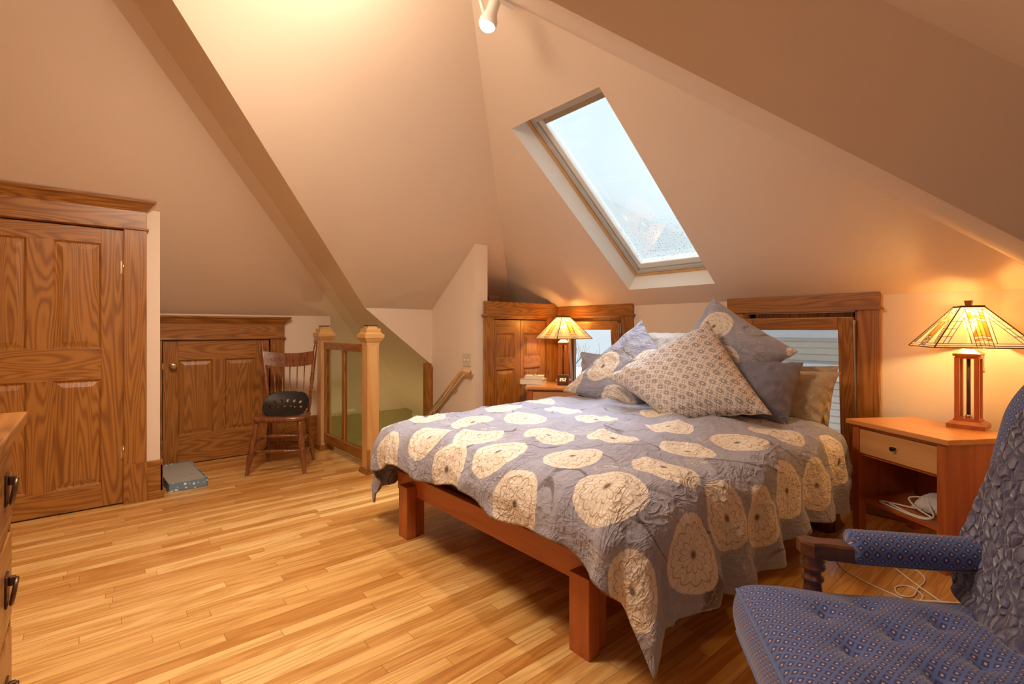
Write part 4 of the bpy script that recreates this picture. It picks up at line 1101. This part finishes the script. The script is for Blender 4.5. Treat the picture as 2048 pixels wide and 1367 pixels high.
c1 = [(3.30, .62, .004), (3.16, .80, .004), (3.04, .90, .004), (2.88, .83, .004), (2.80, .72, .004), (2.76, .60, .004), (2.75, .52, .004), (2.84, .50, .004), (2.90, .56, .004), (2.84, .60, .005), (2.77, .57, .006), (2.80, .53, .006), (2.90, .53, .006), (3.05, .53, .004), (3.14, .60, .004), (3.12, .68, .004), (2.98, .58, .008), (2.86, .46, .006), (2.76, .34, .004), (2.70, .24, .004)]
w = MB(); w.tube(spline(c1), .0032, 'cable', 8); tag(w.build('thin_cable', origin=(2.9, .6, 0)), 'thin white cable looping across the floor in front of the right nightstand', 'cable')
c2 = [(2.60, .62, .006), (2.66, .60, .006), (2.74, .53, .006), (2.84, .43, .006), (2.92, .30, .006), (3.0, .18, .006)]
w = MB(); w.tube(spline(c2), .0062, 'cable', 8); tag(w.build('thick_cord', origin=(2.8, .45, 0)), 'thicker white power cord curving over the floor toward the armchair', 'cord')
# dark curved object under the bed
w = MB()
pr = [(.0, .0), (.16, .0), (.17, .012), (.12, .03), (.085, .07), (.07, .12), (.075, .17), (.0, .17)]
w.prism([(3.34 + a, b) for a, b in pr], 'y', .99, 1.11, 'darkz'); 
w.lathe([(.05, 0), (.055, .12)], 'darkz', (3.34, 1.05, 0), 20)
tag(w.build('wooden_block', origin=(3.34, 1.05, 0)), 'dark wooden block with a flared foot on the floor under the bed', 'wooden block')

# ------------------------------------------------------------------ antique wooden chair
wc = empty('wooden_chair', (1.265, 4.53, 0), math.radians(-31.7), label='antique pressed-back wooden chair with turned legs beside the small door', cat='chair')
def rod(mb, a, b, prof, m, seg=14):
    """turned rod: prof = [(t, r)]"""
    a, b = Vector(a), Vector(b); d = b - a; L = d.length
    q = Vector((0, 0, 1)).rotation_difference(d).to_matrix().to_4x4()
    mb.lathe([(r, t * L) for t, r in prof], m, mat=Matrix.Translation(a) @ q, seg=seg)
turn = [(0, .011), (.02, .012), (.05, .013), (.20, .018), (.30, .0235), (.36, .025), (.40, .019), (.43, .024), (.46, .024), (.49, .018), (.53, .025), (.62, .0245), (.8, .020), (.9, .018), (.92, .021), (.95, .018), (1, .017)]
SZ = .435
LG = {(-1, -1): ((-.225, -.215, 0), (-.165, -.145, SZ)), (1, -1): ((.225, -.215, 0), (.165, -.145, SZ)), (-1, 1): ((-.20, .215, 0), (-.15, .135, SZ)), (1, 1): ((.20, .215, 0), (.15, .135, SZ))}
for k, (a, b) in LG.items():
    w = MB(); rod(w, a, b, turn, 'antique'); lg = w.build('leg', wc)
    w = MB(); w.lathe([(.014, 0), (.015, .006), (.012, .008)], 'steel', (a[0], a[1], 0), 12); w.build('glide', lg)
def on(k, t): a, b = LG[k]; return Vector(a).lerp(Vector(b), t)
coil = [(0, .007), (.2, .010), (.33, .011)] + [(.34 + .32 * i / 24, .0135 if i % 2 else .0165) for i in range(25)] + [(.67, .011), (.8, .010), (1, .007)]
plainr = [(0, .007), (.3, .011), (.7, .011), (1, .007)]
for k0, k1, t, pr_ in (((-1, -1), (1, -1), .44, coil), ((-1, -1), (1, -1), .72, coil), ((-1, -1), (-1, 1), .34, plainr), ((-1, -1), (-1, 1), .60, plainr), ((1, -1), (1, 1), .34, plainr), ((1, -1), (1, 1), .60, plainr), ((-1, 1), (1, 1), .42, plainr)):
    w = MB(); rod(w, on(k0, t), on(k1, t), pr_, 'antique', 12); w.build('stretcher', wc)
# saddle seat
w = MB(); outl = []
for i in range(40):
    a = 2 * PI * i / 40; ca, sa = math.cos(a), math.sin(a)
    x = .215 * (abs(ca) ** .45) * (1 if ca >= 0 else -1); y = .205 * (abs(sa) ** .5) * (1 if sa >= 0 else -1)
    if y > 0: x *= 1 - .12 * (y / .205)
    outl.append((x, y))
vs = []; lay = [(0, .94), (.008, .985), (.022, 1.0), (.036, .985), (.042, .95), (.038, .7), (.030, .35), (.029, .05)]
for z, s_ in lay: vs += [(x * s_, y * s_, SZ + z - .006) for x, y in outl]
fs = [tuple(range(39, -1, -1))]
for i in range(len(lay) - 1):
    for k in range(40): k2 = (k + 1) % 40; fs.append((i * 40 + k, i * 40 + k2, (i + 1) * 40 + k2, (i + 1) * 40 + k))
fs.append(tuple((len(lay) - 1) * 40 + k for k in range(40)))
w.raw(vs, fs, 'antique', True); w.build('seat', wc)
ST = SZ + .03
pturn = [(0, .012), (.03, .014), (.12, .017), (.2, .013), (.25, .012), (.27, .017), (.30, .012), (.33, .019), (.36, .013), (.40, .017), (.46, .020), (.50, .015), (.52, .019), (.55, .016), (.75, .0175), (.93, .015), (.945, .010), (.96, .014), (.985, .014), (1, .006)]
PB = {}
for s_ in (-1, 1):
    a = Vector((s_ * .165, .165, ST)); b = Vector((s_ * .235 - .03, .265, 1.09)); PB[s_] = (a, b)
    w = MB(); rod(w, a, b, pturn, 'antique'); w.build('back_post', wc)
# crest rail, curved, with pressed scrolls
def crest_pt(u, z, off=0.0):
    t = (z - ST) / (1.09 - ST); hw = .165 + .07 * t - .008
    y = .165 + .10 * t + .035 * (1 - u * u) - off
    return Vector((u * hw - .03 * t, y, z))
w = MB(); N_ = 24; z0c, z1c = .862, .985
for off, fl in ((0.0, 1), (-.016, -1)):
    g_ = []
    for i in range(N_ + 1):
        for j in range(9):
            u = -1 + 2 * i / N_; z = z0c + (z1c - z0c) * j / 8 + (.022 * (abs(u)) ** 2 * 1.0) - .006
            g_.append(crest_pt(u, z, off * -1 if off else .0) if off else crest_pt(u, z, .008))
    w.raw(g_, [(i * 9 + j, (i + 1) * 9 + j, (i + 1) * 9 + j + 1, i * 9 + j + 1) for i in range(N_) for j in range(8)], 'antique', True)
for j in (0, 8):
    e = []
    for i in range(N_ + 1):
        u = -1 + 2 * i / N_; z = (z0c if j == 0 else z1c) + .022 * abs(u) ** 2 - .006
        e += [crest_pt(u, z, .008), crest_pt(u, z, .016)]
    w.raw(e, [(2 * i, 2 * i + 2, 2 * i + 3, 2 * i + 1) for i in range(N_)], 'antique')
w.build('crest_rail', wc)
w = MB()
for s_ in (-1, 1):
    for c0, r0, t0 in ((.62, .026, 0), (.34, .024, 1), (.10, .020, 0)):
        pts = []
        for k in range(22):
            a = k * .42; r = r0 * (1 - k / 26)
            u = s_ * (c0 + r * math.cos(a) * 4.2); z = .925 + .012 * c0 + r * math.sin(a) * (1 if t0 else -1)
            pts.append(crest_pt(u, z, .0095 + .009))
        w.tube(pts, .0028, 'antique', 6)
w.build('pressed_scrolls', wc)
for k in range(5):
    u = -.60 + 1.2 * k / 4
    w = MB(); a = Vector((u * .19, .168, ST - .002)); b = crest_pt(u * 1.08, .868, .010)
    rod(w, a, b, [(0, .009), (.12, .011), (.24, .0095), (.25, .006), (.6, .0055), (1, .0048)], 'antique', 10); w.build('spindle', wc)

# cast-iron tractor seat on the chair
def tractor_seat():
    NX, NY = 96, 60; A, B = .185, .135
    holes = [(-.108, .045), (-.055, .060), (0, .066), (.055, .060), (.108, .045), (-.125, -.008), (-.075, .002), (-.025, .010), (.025, .010), (.075, .002), (.125, -.008)]
    hr = .0135
    vs = []; idx = {}
    def inside(x, y):
        yy = y / B; xx = x / A
        return abs(xx) ** 2.6 + abs(yy) ** 2.6 <= 1.0
    for i in range(NX + 1):
        for j in range(NY + 1):
            x = -A + 2 * A * i / NX; y = -B + 2 * B * j / NY
            # pull to outline
            k = (abs(x / A) ** 2.6 + abs(y / B) ** 2.6) ** (1 / 2.6)
            if k > 1: x /= k; y /= k
            for hx, hy in holes:
                d = math.hypot(x - hx, (y - hy))
                if d < hr * 1.05 and d > hr * .45: x = hx + (x - hx) / d * hr; y = hy + (y - hy) / d * hr
            vs.append([x, y])
    fs = []
    for i in range(NX):
        for j in range(NY):
            q = [i * (NY + 1) + j, (i + 1) * (NY + 1) + j, (i + 1) * (NY + 1) + j + 1, i * (NY + 1) + j + 1]
            cx = sum(vs[a][0] for a in q) / 4; cy = sum(vs[a][1] for a in q) / 4
            if any(math.hypot(cx - hx, cy - hy) < hr * .93 for hx, hy in holes): continue
            fs.append(q)
    V = []
    for x, y in vs:
        z = .035 * (abs(x / A) ** 2.2) + .06 * max(0, y / B) ** 2 + .012 * max(0, -y / B) ** 2 + .012 * math.exp(-(x / .03) ** 2) * max(0, -y / B)
        V.append((x, y, z))
    mb = MB(); mb.raw(V, fs, 'iron', True)
    me_o = mb.build('tractor_seat'); b = bmesh.new(); b.from_mesh(me_o.data)
    bmesh.ops.remove_doubles(b, verts=b.verts, dist=.0002)
    bmesh.ops.delete(b, geom=[v for v in b.verts if not v.link_faces], context='VERTS'); b.to_mesh(me_o.data); b.free()
    md = me_o.modifiers.new('s', 'SOLIDIFY'); md.thickness = .006
    return me_o
ts = tractor_seat()
ts.matrix_world = Matrix.Translation((1.265, 4.53, 0)) @ Matrix.Rotation(math.radians(-31.7), 4, 'Z') @ Matrix.Translation((.01, .045, SZ + .085)) @ Matrix.Rotation(math.radians(38), 4, 'X')
tag(ts, 'dark cast iron tractor seat pierced with round holes resting on the wooden chair', 'tractor seat')

# scratch box on the floor by the small door
M['carpet'] = plain('grey_scratch_pad', (.36, .34, .30), .95)
def mat_paw():
    m, nt, n, l, b = new_mat('blue_printed_card'); g = NG(nt); o = g.obj()
    v = g.vor(o, 34, 'F1', .75); 
    bl = g.m('SUBTRACT', 1.0, g.sstep(v.outputs['Distance'], .30, .36))
    c_ = g.mix(bl, (.16, .25, .33), (.80, .80, .76)); l.new(c_, b.inputs['Base Color']); b.inputs['Roughness'].default_value = .6; return m
M['paw'] = mat_paw()
sb = empty('scratch_box', (.545, 4.73, 0), math.radians(2), label='low blue printed box holding a grey scratching pad by the small door', cat='scratch pad')
w = MB(); a, b = .125, .33
w.box(-a, a, -b, -b + .006, 0, .062, 'paw'); w.box(-a, a, b - .006, b, 0, .062, 'paw'); w.box(-a, -a + .006, -b, b, 0, .062, 'paw'); w.box(a - .006, a, -b, b, 0, .062, 'paw'); w.box(-a, a, -b, b, 0, .004, 'paw')
w.build('tray', sb)
def mat_pad():
    m, nt, n, l, b = new_mat('corrugated_pad'); g = NG(nt); o = g.obj()
    f1 = g.noise(o, 160, 3, .7); f2 = g.sstep(g.noise(o, 60, 3, .7), .58, .68); near = g.sstep(g.noise(o, 5, 1), .45, .6)
    c_ = g.mix(f1, (.26, .25, .21), (.50, .48, .43)); c_ = g.mix(g.m('MULTIPLY', f2, near), c_, (.14, .11, .07))
    l.new(c_, b.inputs['Base Color']); b.inputs['Roughness'].default_value = .95; g.bump(f1, .6, .004, b); return m
M['pad'] = mat_pad()
w = MB(); w.box(-a + .006, a - .006, -b + .006, b - .006, .004, .056, 'pad', .003); w.build('pad', sb)

# ------------------------------------------------------------------ dresser at the left edge
dr = empty('dresser', (-.40, 1.15, 0), label='oak dresser with dark ring pulls at the left edge of the room', cat='dresser')
DFX = -.145; DYE = 1.665; DYS = .55
def DB(name, boxes, parent=dr):
    w = MB()
    for bx in boxes: w.box(*bx)
    if parent is dr: return part(w, name, dr)
    L = Vector(dr.location); w.v = [Vector(v) - L for v in w.v]; return w.build(name, parent)
DB('top', [(-.66, -.118, DYS - .02, DYE + .02, .972, 1.0, 'oaky', .004)])
DB('side_panel', [(-.64, DFX, DYE - .022, DYE, .0, .972, 'oakz', .003)]); DB('side_panel', [(-.64, DFX, DYS, DYS + .022, 0, .972, 'oakz', .003)])
DB('back_panel', [(-.64, -.625, DYS + .022, DYE - .022, .05, .972, 'oaky')])
DB('frame_rail', [(DFX - .02, DFX - .001, DYS + .022, DYE - .022, z, z + .018, 'oaky', .001) for z in (.05, .275, .515, .735, .954)])
for (z0, z1) in ((.755, .950), (.538, .730), (.298, .510), (.072, .270)):
    d_ = DB('drawer', [(DFX - .018, DFX + .004, DYS + .026, DYE - .03, z0, z1, 'oaky', .003)])
    for y in (DYS + .2, DYE - .135):
        zc = (z0 + z1) / 2
        w = MB(); w.box(DFX + .004, DFX + .008, y - .022, y + .022, zc - .034, zc + .034, 'bronze', .002)
        w.box(DFX + .008, DFX + .020, y - .007, y + .007, zc + .008, zc + .028, 'bronze', .003)
        w.v = [Vector(v) - Vector(dr.location) for v in w.v]; pl_ = w.build('pull_plate', d_)
        w = MB(); pts = [(DFX + .017 + .004 * math.cos(t), y + .024 * math.sin(t), zc - .006 + .026 * math.cos(t)) for t in [2 * PI * k / 24 for k in range(25)]]
        w.tube(pts, .004, 'bronze', 8, False); w.v = [Vector(v) - Vector(dr.location) for v in w.v]; w.build('ring_pull', pl_)

# ------------------------------------------------------------------ armchair
#   local frame: +x = forward (toward image left), +y = toward the camera side
ARX = Vector((-.63, .777, 0)).normalized(); ARS = Vector((-.777, -.63, 0)).normalized()
F0 = Vector((1.40, .645, 0))
AC = F0 + ARS * .30 - ARX * .30
ac = bpy.data.objects.new('armchair', None); COL.objects.link(ac)
ac.matrix_world = Matrix(((ARX.x, ARS.x, 0, AC.x), (ARX.y, ARS.y, 0, AC.y), (0, 0, 1, 0), (0, 0, 0, 1)))
tag(ac, 'dark wooden armchair upholstered in blue diamond fabric at the lower right', 'armchair')
# local: far side y=-.30, near side y=+.30, front x=+.30, back x=-.30
w = MB(); w.box(-.30, .27, -.27, .27, .25, .33, 'darkx', .012); w.build('seat_frame', ac)
for sx in (-1, 1):
    for sy in (-1, 1):
        w = MB(); w.lathe([(.016, 0), (.018, .02), (.024, .08), (.020, .10), (.027, .13), (.022, .16), (.028, .25)], 'darkz', (sx * .25 - .015, sy * .24, 0), 16); w.build('leg', ac)
# tufted cushion
TUFT = [(x, y) for x in (-.12, .06) for y in (-.16, 0, .16)] + [(.15, -.08), (.15, .08), (-.03, -.08), (-.03, .08), (-.03, -.22), (-.03, .22)]
TUFT = [(x, y) for i, x in enumerate((.155, .03, -.095, -.22)) for y in ((-.135, .0, .135) if i % 2 == 0 else (-.20, -.07, .07, .20))]
def cushion_fn(a, b):
    # wraps: underside edge -> side -> top, as superellipse dome
    u = 2 * a - 1; v = 2 * b - 1
    k = max(abs(u), abs(v)); 
    x, y = u * .31, v * .315
    d = 1 - k
    top = .455 + .075 * min(1, (d / .45)) ** .5
    zz = top
    for tx, ty in TUFT:
        r2 = ((x - tx) ** 2 + (y - ty) ** 2)
        zz -= .042 * math.exp(-math.sqrt(r2) / .036)
    zz += .006 * MN.noise(Vector((x * 9, y * 9, 0)))
    return Vector((x, y, zz)), (x, y)
cu = grid_obj('seat_cushion', 120, 120, cushion_fn, 'uphol', ac)
def band_fn(a, b):
    t = a * 4; s_ = int(min(t, 3.999)); q = t - s_
    cor = [(1, 1), (-1, 1), (-1, -1), (1, -1), (1, 1)]
    (x0, y0), (x1, y1) = cor[s_], cor[s_ + 1]
    x = (x0 + (x1 - x0) * q) * .31; y = (y0 + (y1 - y0) * q) * .315
    bul = 1 + .03 * math.sin(PI * b)
    return Vector((x * bul, y * bul, .335 + .12 * b)), (a * 2.5, b * .12)
bd = grid_obj('cushion_band', 161, 10, band_fn, 'uphol', ac)
M['piping'] = mat_cloth('blue_piping', (.10, .15, .32), (.16, .22, .42), 30, .2)
w = MB()
for z in (.456, .336):
    cor = [(.31, .315), (-.31, .315), (-.31, -.315), (.31, -.315), (.31, .315)]
    pts = []
    for i in range(4):
        for k in range(12): t = k / 12; pts.append((cor[i][0] * (1 - t) + cor[i + 1][0] * t, cor[i][1] * (1 - t) + cor[i + 1][1] * t, z))
    pts.append(pts[0]); w.tube(pts, .0055, 'piping', 8, False)
w.build('piping', cu)
for tx, ty in TUFT:
    w = MB(); w.lathe([(.004, 0), (.012, .001), (.012, .006), (.006, .009), (.001, .010)], 'piping', (tx, ty, .470), 14); w.build('tuft_button', cu)
# arms
for sy in (-1, 1):
    Y = sy * .30
    w = MB(); n_ = 30; vs = []; fs = []
    for i in range(n_ + 1):
        x = .155 - .44 * i / n_
        yy = Y + sy * .012 * math.sin(PI * i / n_)
        hw = .030 if i > 6 else .026 + .010 * math.sin(PI * min(1, (i + .6) / 4))
        if i == 0: hw = .016
        if i == 1: hw = .026
        zt_ = .622 - .010 * math.sin(PI * i / n_) ; th_ = .042 if i > 5 else .034 + .01 * i / 5
        vs += [(x, yy - hw, zt_ - th_), (x, yy + hw, zt_ - th_), (x, yy + hw, zt_ - .006), (x, yy + hw - .006, zt_), (x, yy - hw + .006, zt_), (x, yy - hw, zt_ - .006)]
    for i in range(n_):
        for k in range(6): k2 = (k + 1) % 6; fs.append((i * 6 + k, i * 6 + k2, (i + 1) * 6 + k2, (i + 1) * 6 + k))
    fs += [tuple(range(6)), tuple(n_ * 6 + k for k in range(6))]
    w.raw(vs, fs, 'darkx'); am = w.build('arm', ac)
    def pad_fn(a, b, Y=Y, sy=sy):
        x = .030 - .31 * a; ang = -PI * .5 + 2 * PI * b
        r1, r2 = .044, .042
        e = min(1, a / .05 * .3 + .7) if a > 0 else .0
        return Vector((x, Y + sy * .012 + r1 * math.cos(ang) * e, .602 + r2 * math.sin(ang) * (1 if e > .5 else 0) + (.006 if math.sin(ang) > 0 else 0))), (x, b * .27)
    grid_obj('arm_pad', 40, 28, pad_fn, 'uphol', ac)
    w = MB(); w.lathe([(.020, .30), (.030, .36), (.031, .42), (.027, .47), (.022, .505), (.0215, .52), (.027, .524), (.027, .530), (.0215, .534), (.021, .548), (.030, .555), (.031, .562), (.024, .568), (.030, .576), (.024, .584), (.029, .592), (.028, .60)], 'darkz', (.118, Y, -.01), 20); w.build('arm_post', ac)
# back: upholstered slab leaning backward with rounded top
def back_pt(y, z): # front surface
    return Vector((-.245 - .24 * (z - .42), y, z))
def back_fn(side):
    def fn(a, b):
        u = 2 * a - 1; z = .40 + .73 * b
        hw = .305 + .105 * min(1, b / .6) - (0 if b < .74 else .13 * ((b - .74) / .26) ** 2.2)
        p = back_pt(u * hw, z)
        e = max(0, 1 - abs(u) ** 6) ** .5 * max(0, 1 - (abs(2 * b - 1)) ** 14) ** .5
        p.x += side * (.045 * e) - .040
        return p, (u * hw, z)
    return fn
grid_obj('backrest', 50, 60, back_fn(1), 'uphol', ac); grid_obj('backrest_rear', 50, 60, back_fn(-1), 'uphol', ac)

# quilt draped over the back of the armchair
YLQ = [(.47, -.22), (.50, -.305), (.54, -.350), (.61, -.362), (.77, -.325), (.90, -.290), (.98, -.262), (1.2, -.16)]
def interp(t, x):
    if x <= t[0][0]: return t[0][1]
    for (a, b), (c_, d) in zip(t, t[1:]):
        if x <= c_: return b + (d - b) * (x - a) / (c_ - a)
    return t[-1][1]
def quilt_fn(a, b):
    z = 1.16 - b * .67
    yl = interp(YLQ, z); y = yl + (.34 - yl) * a
    z2 = z - .02 * math.sin(a * 9) * b ** 3
    zz = min(z2, 1.135)
    p = back_pt(y, zz); over = max(0, z2 - 1.135)
    sd = (y + .10 + (z - .5) * -.35) / .05
    fold = .028 / (1 + math.exp(-sd * 1.6)) if z < .95 else .028 / (1 + math.exp(-sd * 1.6)) * max(0, (1.1 - z) / .15)
    edge_roll = .012 * math.exp(-((b - .97) / .02) ** 2)
    p.x += .024 + fold + .012 * math.sin(y * 18 + z * 6) * b + edge_roll + .008 * MN.noise(Vector((y * 6, z * 6, 0)))
    ce = MN.voronoi(Vector((y * 26, z * 26, .5)))[0]; p.x += .0045 * min(1, (ce[1] - ce[0]) * 2.2)
    p.x -= over * 2.4
    return p, (y, z)
qt = bpy.data.objects.new('quilt_anchor', None); COL.objects.link(qt); qt.matrix_world = ac.matrix_world.copy(); qt.name = 'quilt'
tag(qt, 'crinkled slate blue quilt draped over the backrest of the armchair', 'quilt')
grid_obj('quilt_cover', 150, 170, quilt_fn, 'quilt', qt, (), .1, .012)
def lower_fold(a, b):
    y = -.115 + .42 * a; z = .515 - .055 * b
    p = back_pt(y, z); p.x += .060 + .020 * math.sin(PI * b) + .006 * math.sin(y * 30)
    return p, (y + .3, z + .2)
grid_obj('folded_edge', 50, 14, lower_fold, 'quilt', qt, (), .1, .010)

# ------------------------------------------------------------------ light
def light(name, kind, loc, energy, color, size=.1, target=None, spot=None, blend=.6):
    ld = bpy.data.lights.new(name, kind); lo = bpy.data.objects.new(name, ld); COL.objects.link(lo); lo.location = loc
    ld.energy = energy; ld.color = color
    if kind == 'AREA': ld.size = size
    else: ld.shadow_soft_size = size
    if target: lo.rotation_euler = (Vector(target) - Vector(loc)).to_track_quat('-Z', 'Y').to_euler()
    if spot: ld.spot_size = math.radians(spot); ld.spot_blend = blend
    return lo
WARM = (1, .81, .63)
light('track_spot', 'SPOT', (1.535, 2.06, 2.62), 60, WARM, .05, (1.45, 2.6, 0), 120, 1.0)
light('track_and_fill_lamp', 'SPOT', (.30, 2.1, 2.80), 150, WARM, .25, (.75, 2.6, .3), 165, .9)
light('track_and_fill_lamp', 'POINT', (.85, 2.15, 2.72), 13, WARM, .2)
light('track_and_fill_lamp', 'POINT', (.50, 1.80, 2.69), 32, WARM, .15)  # added fill light under the dormer slope, not a track head
light('armchair_fill', 'POINT', (.25, -.35, 1.15), 2.5, (.92, .92, 1.0), .2)  # cool fill added to brighten the armchair; no lamp stands here
light('stairwell_fill', 'POINT', (2.6, 5.6, -1.3), 26, (1, .84, .42), .12)  # unseen fill added below, tinted to imitate bounce off the olive walls
sun = light('overcast_sun', 'SUN', (8, 2, 8), 12.0, (.76, .85, 1.0), .1, (8 - 5.2, 2.0, 8 - 8)); sun.data.angle = math.radians(50)
wd = bpy.data.worlds.new('sky'); bpy.context.scene.world = wd; wd.use_nodes = True
nt = wd.node_tree; g = NG(nt); bg = nt.nodes['Background']
tc = nt.nodes.new('ShaderNodeTexCoord'); cz = g.noise(tc.outputs['Generated'], 2.0, 4, .5)
colr = g.ramp(cz, [(.3, (.66, .76, .82)), (.7, (.80, .86, .88))])
nt.links.new(colr, bg.inputs[0]); bg.inputs[1].default_value = 1.2
sc = bpy.context.scene
sc.view_settings.view_transform = 'Standard'; sc.view_settings.look = 'None'; sc.view_settings.exposure = 0.14; sc.view_settings.gamma = 1.0
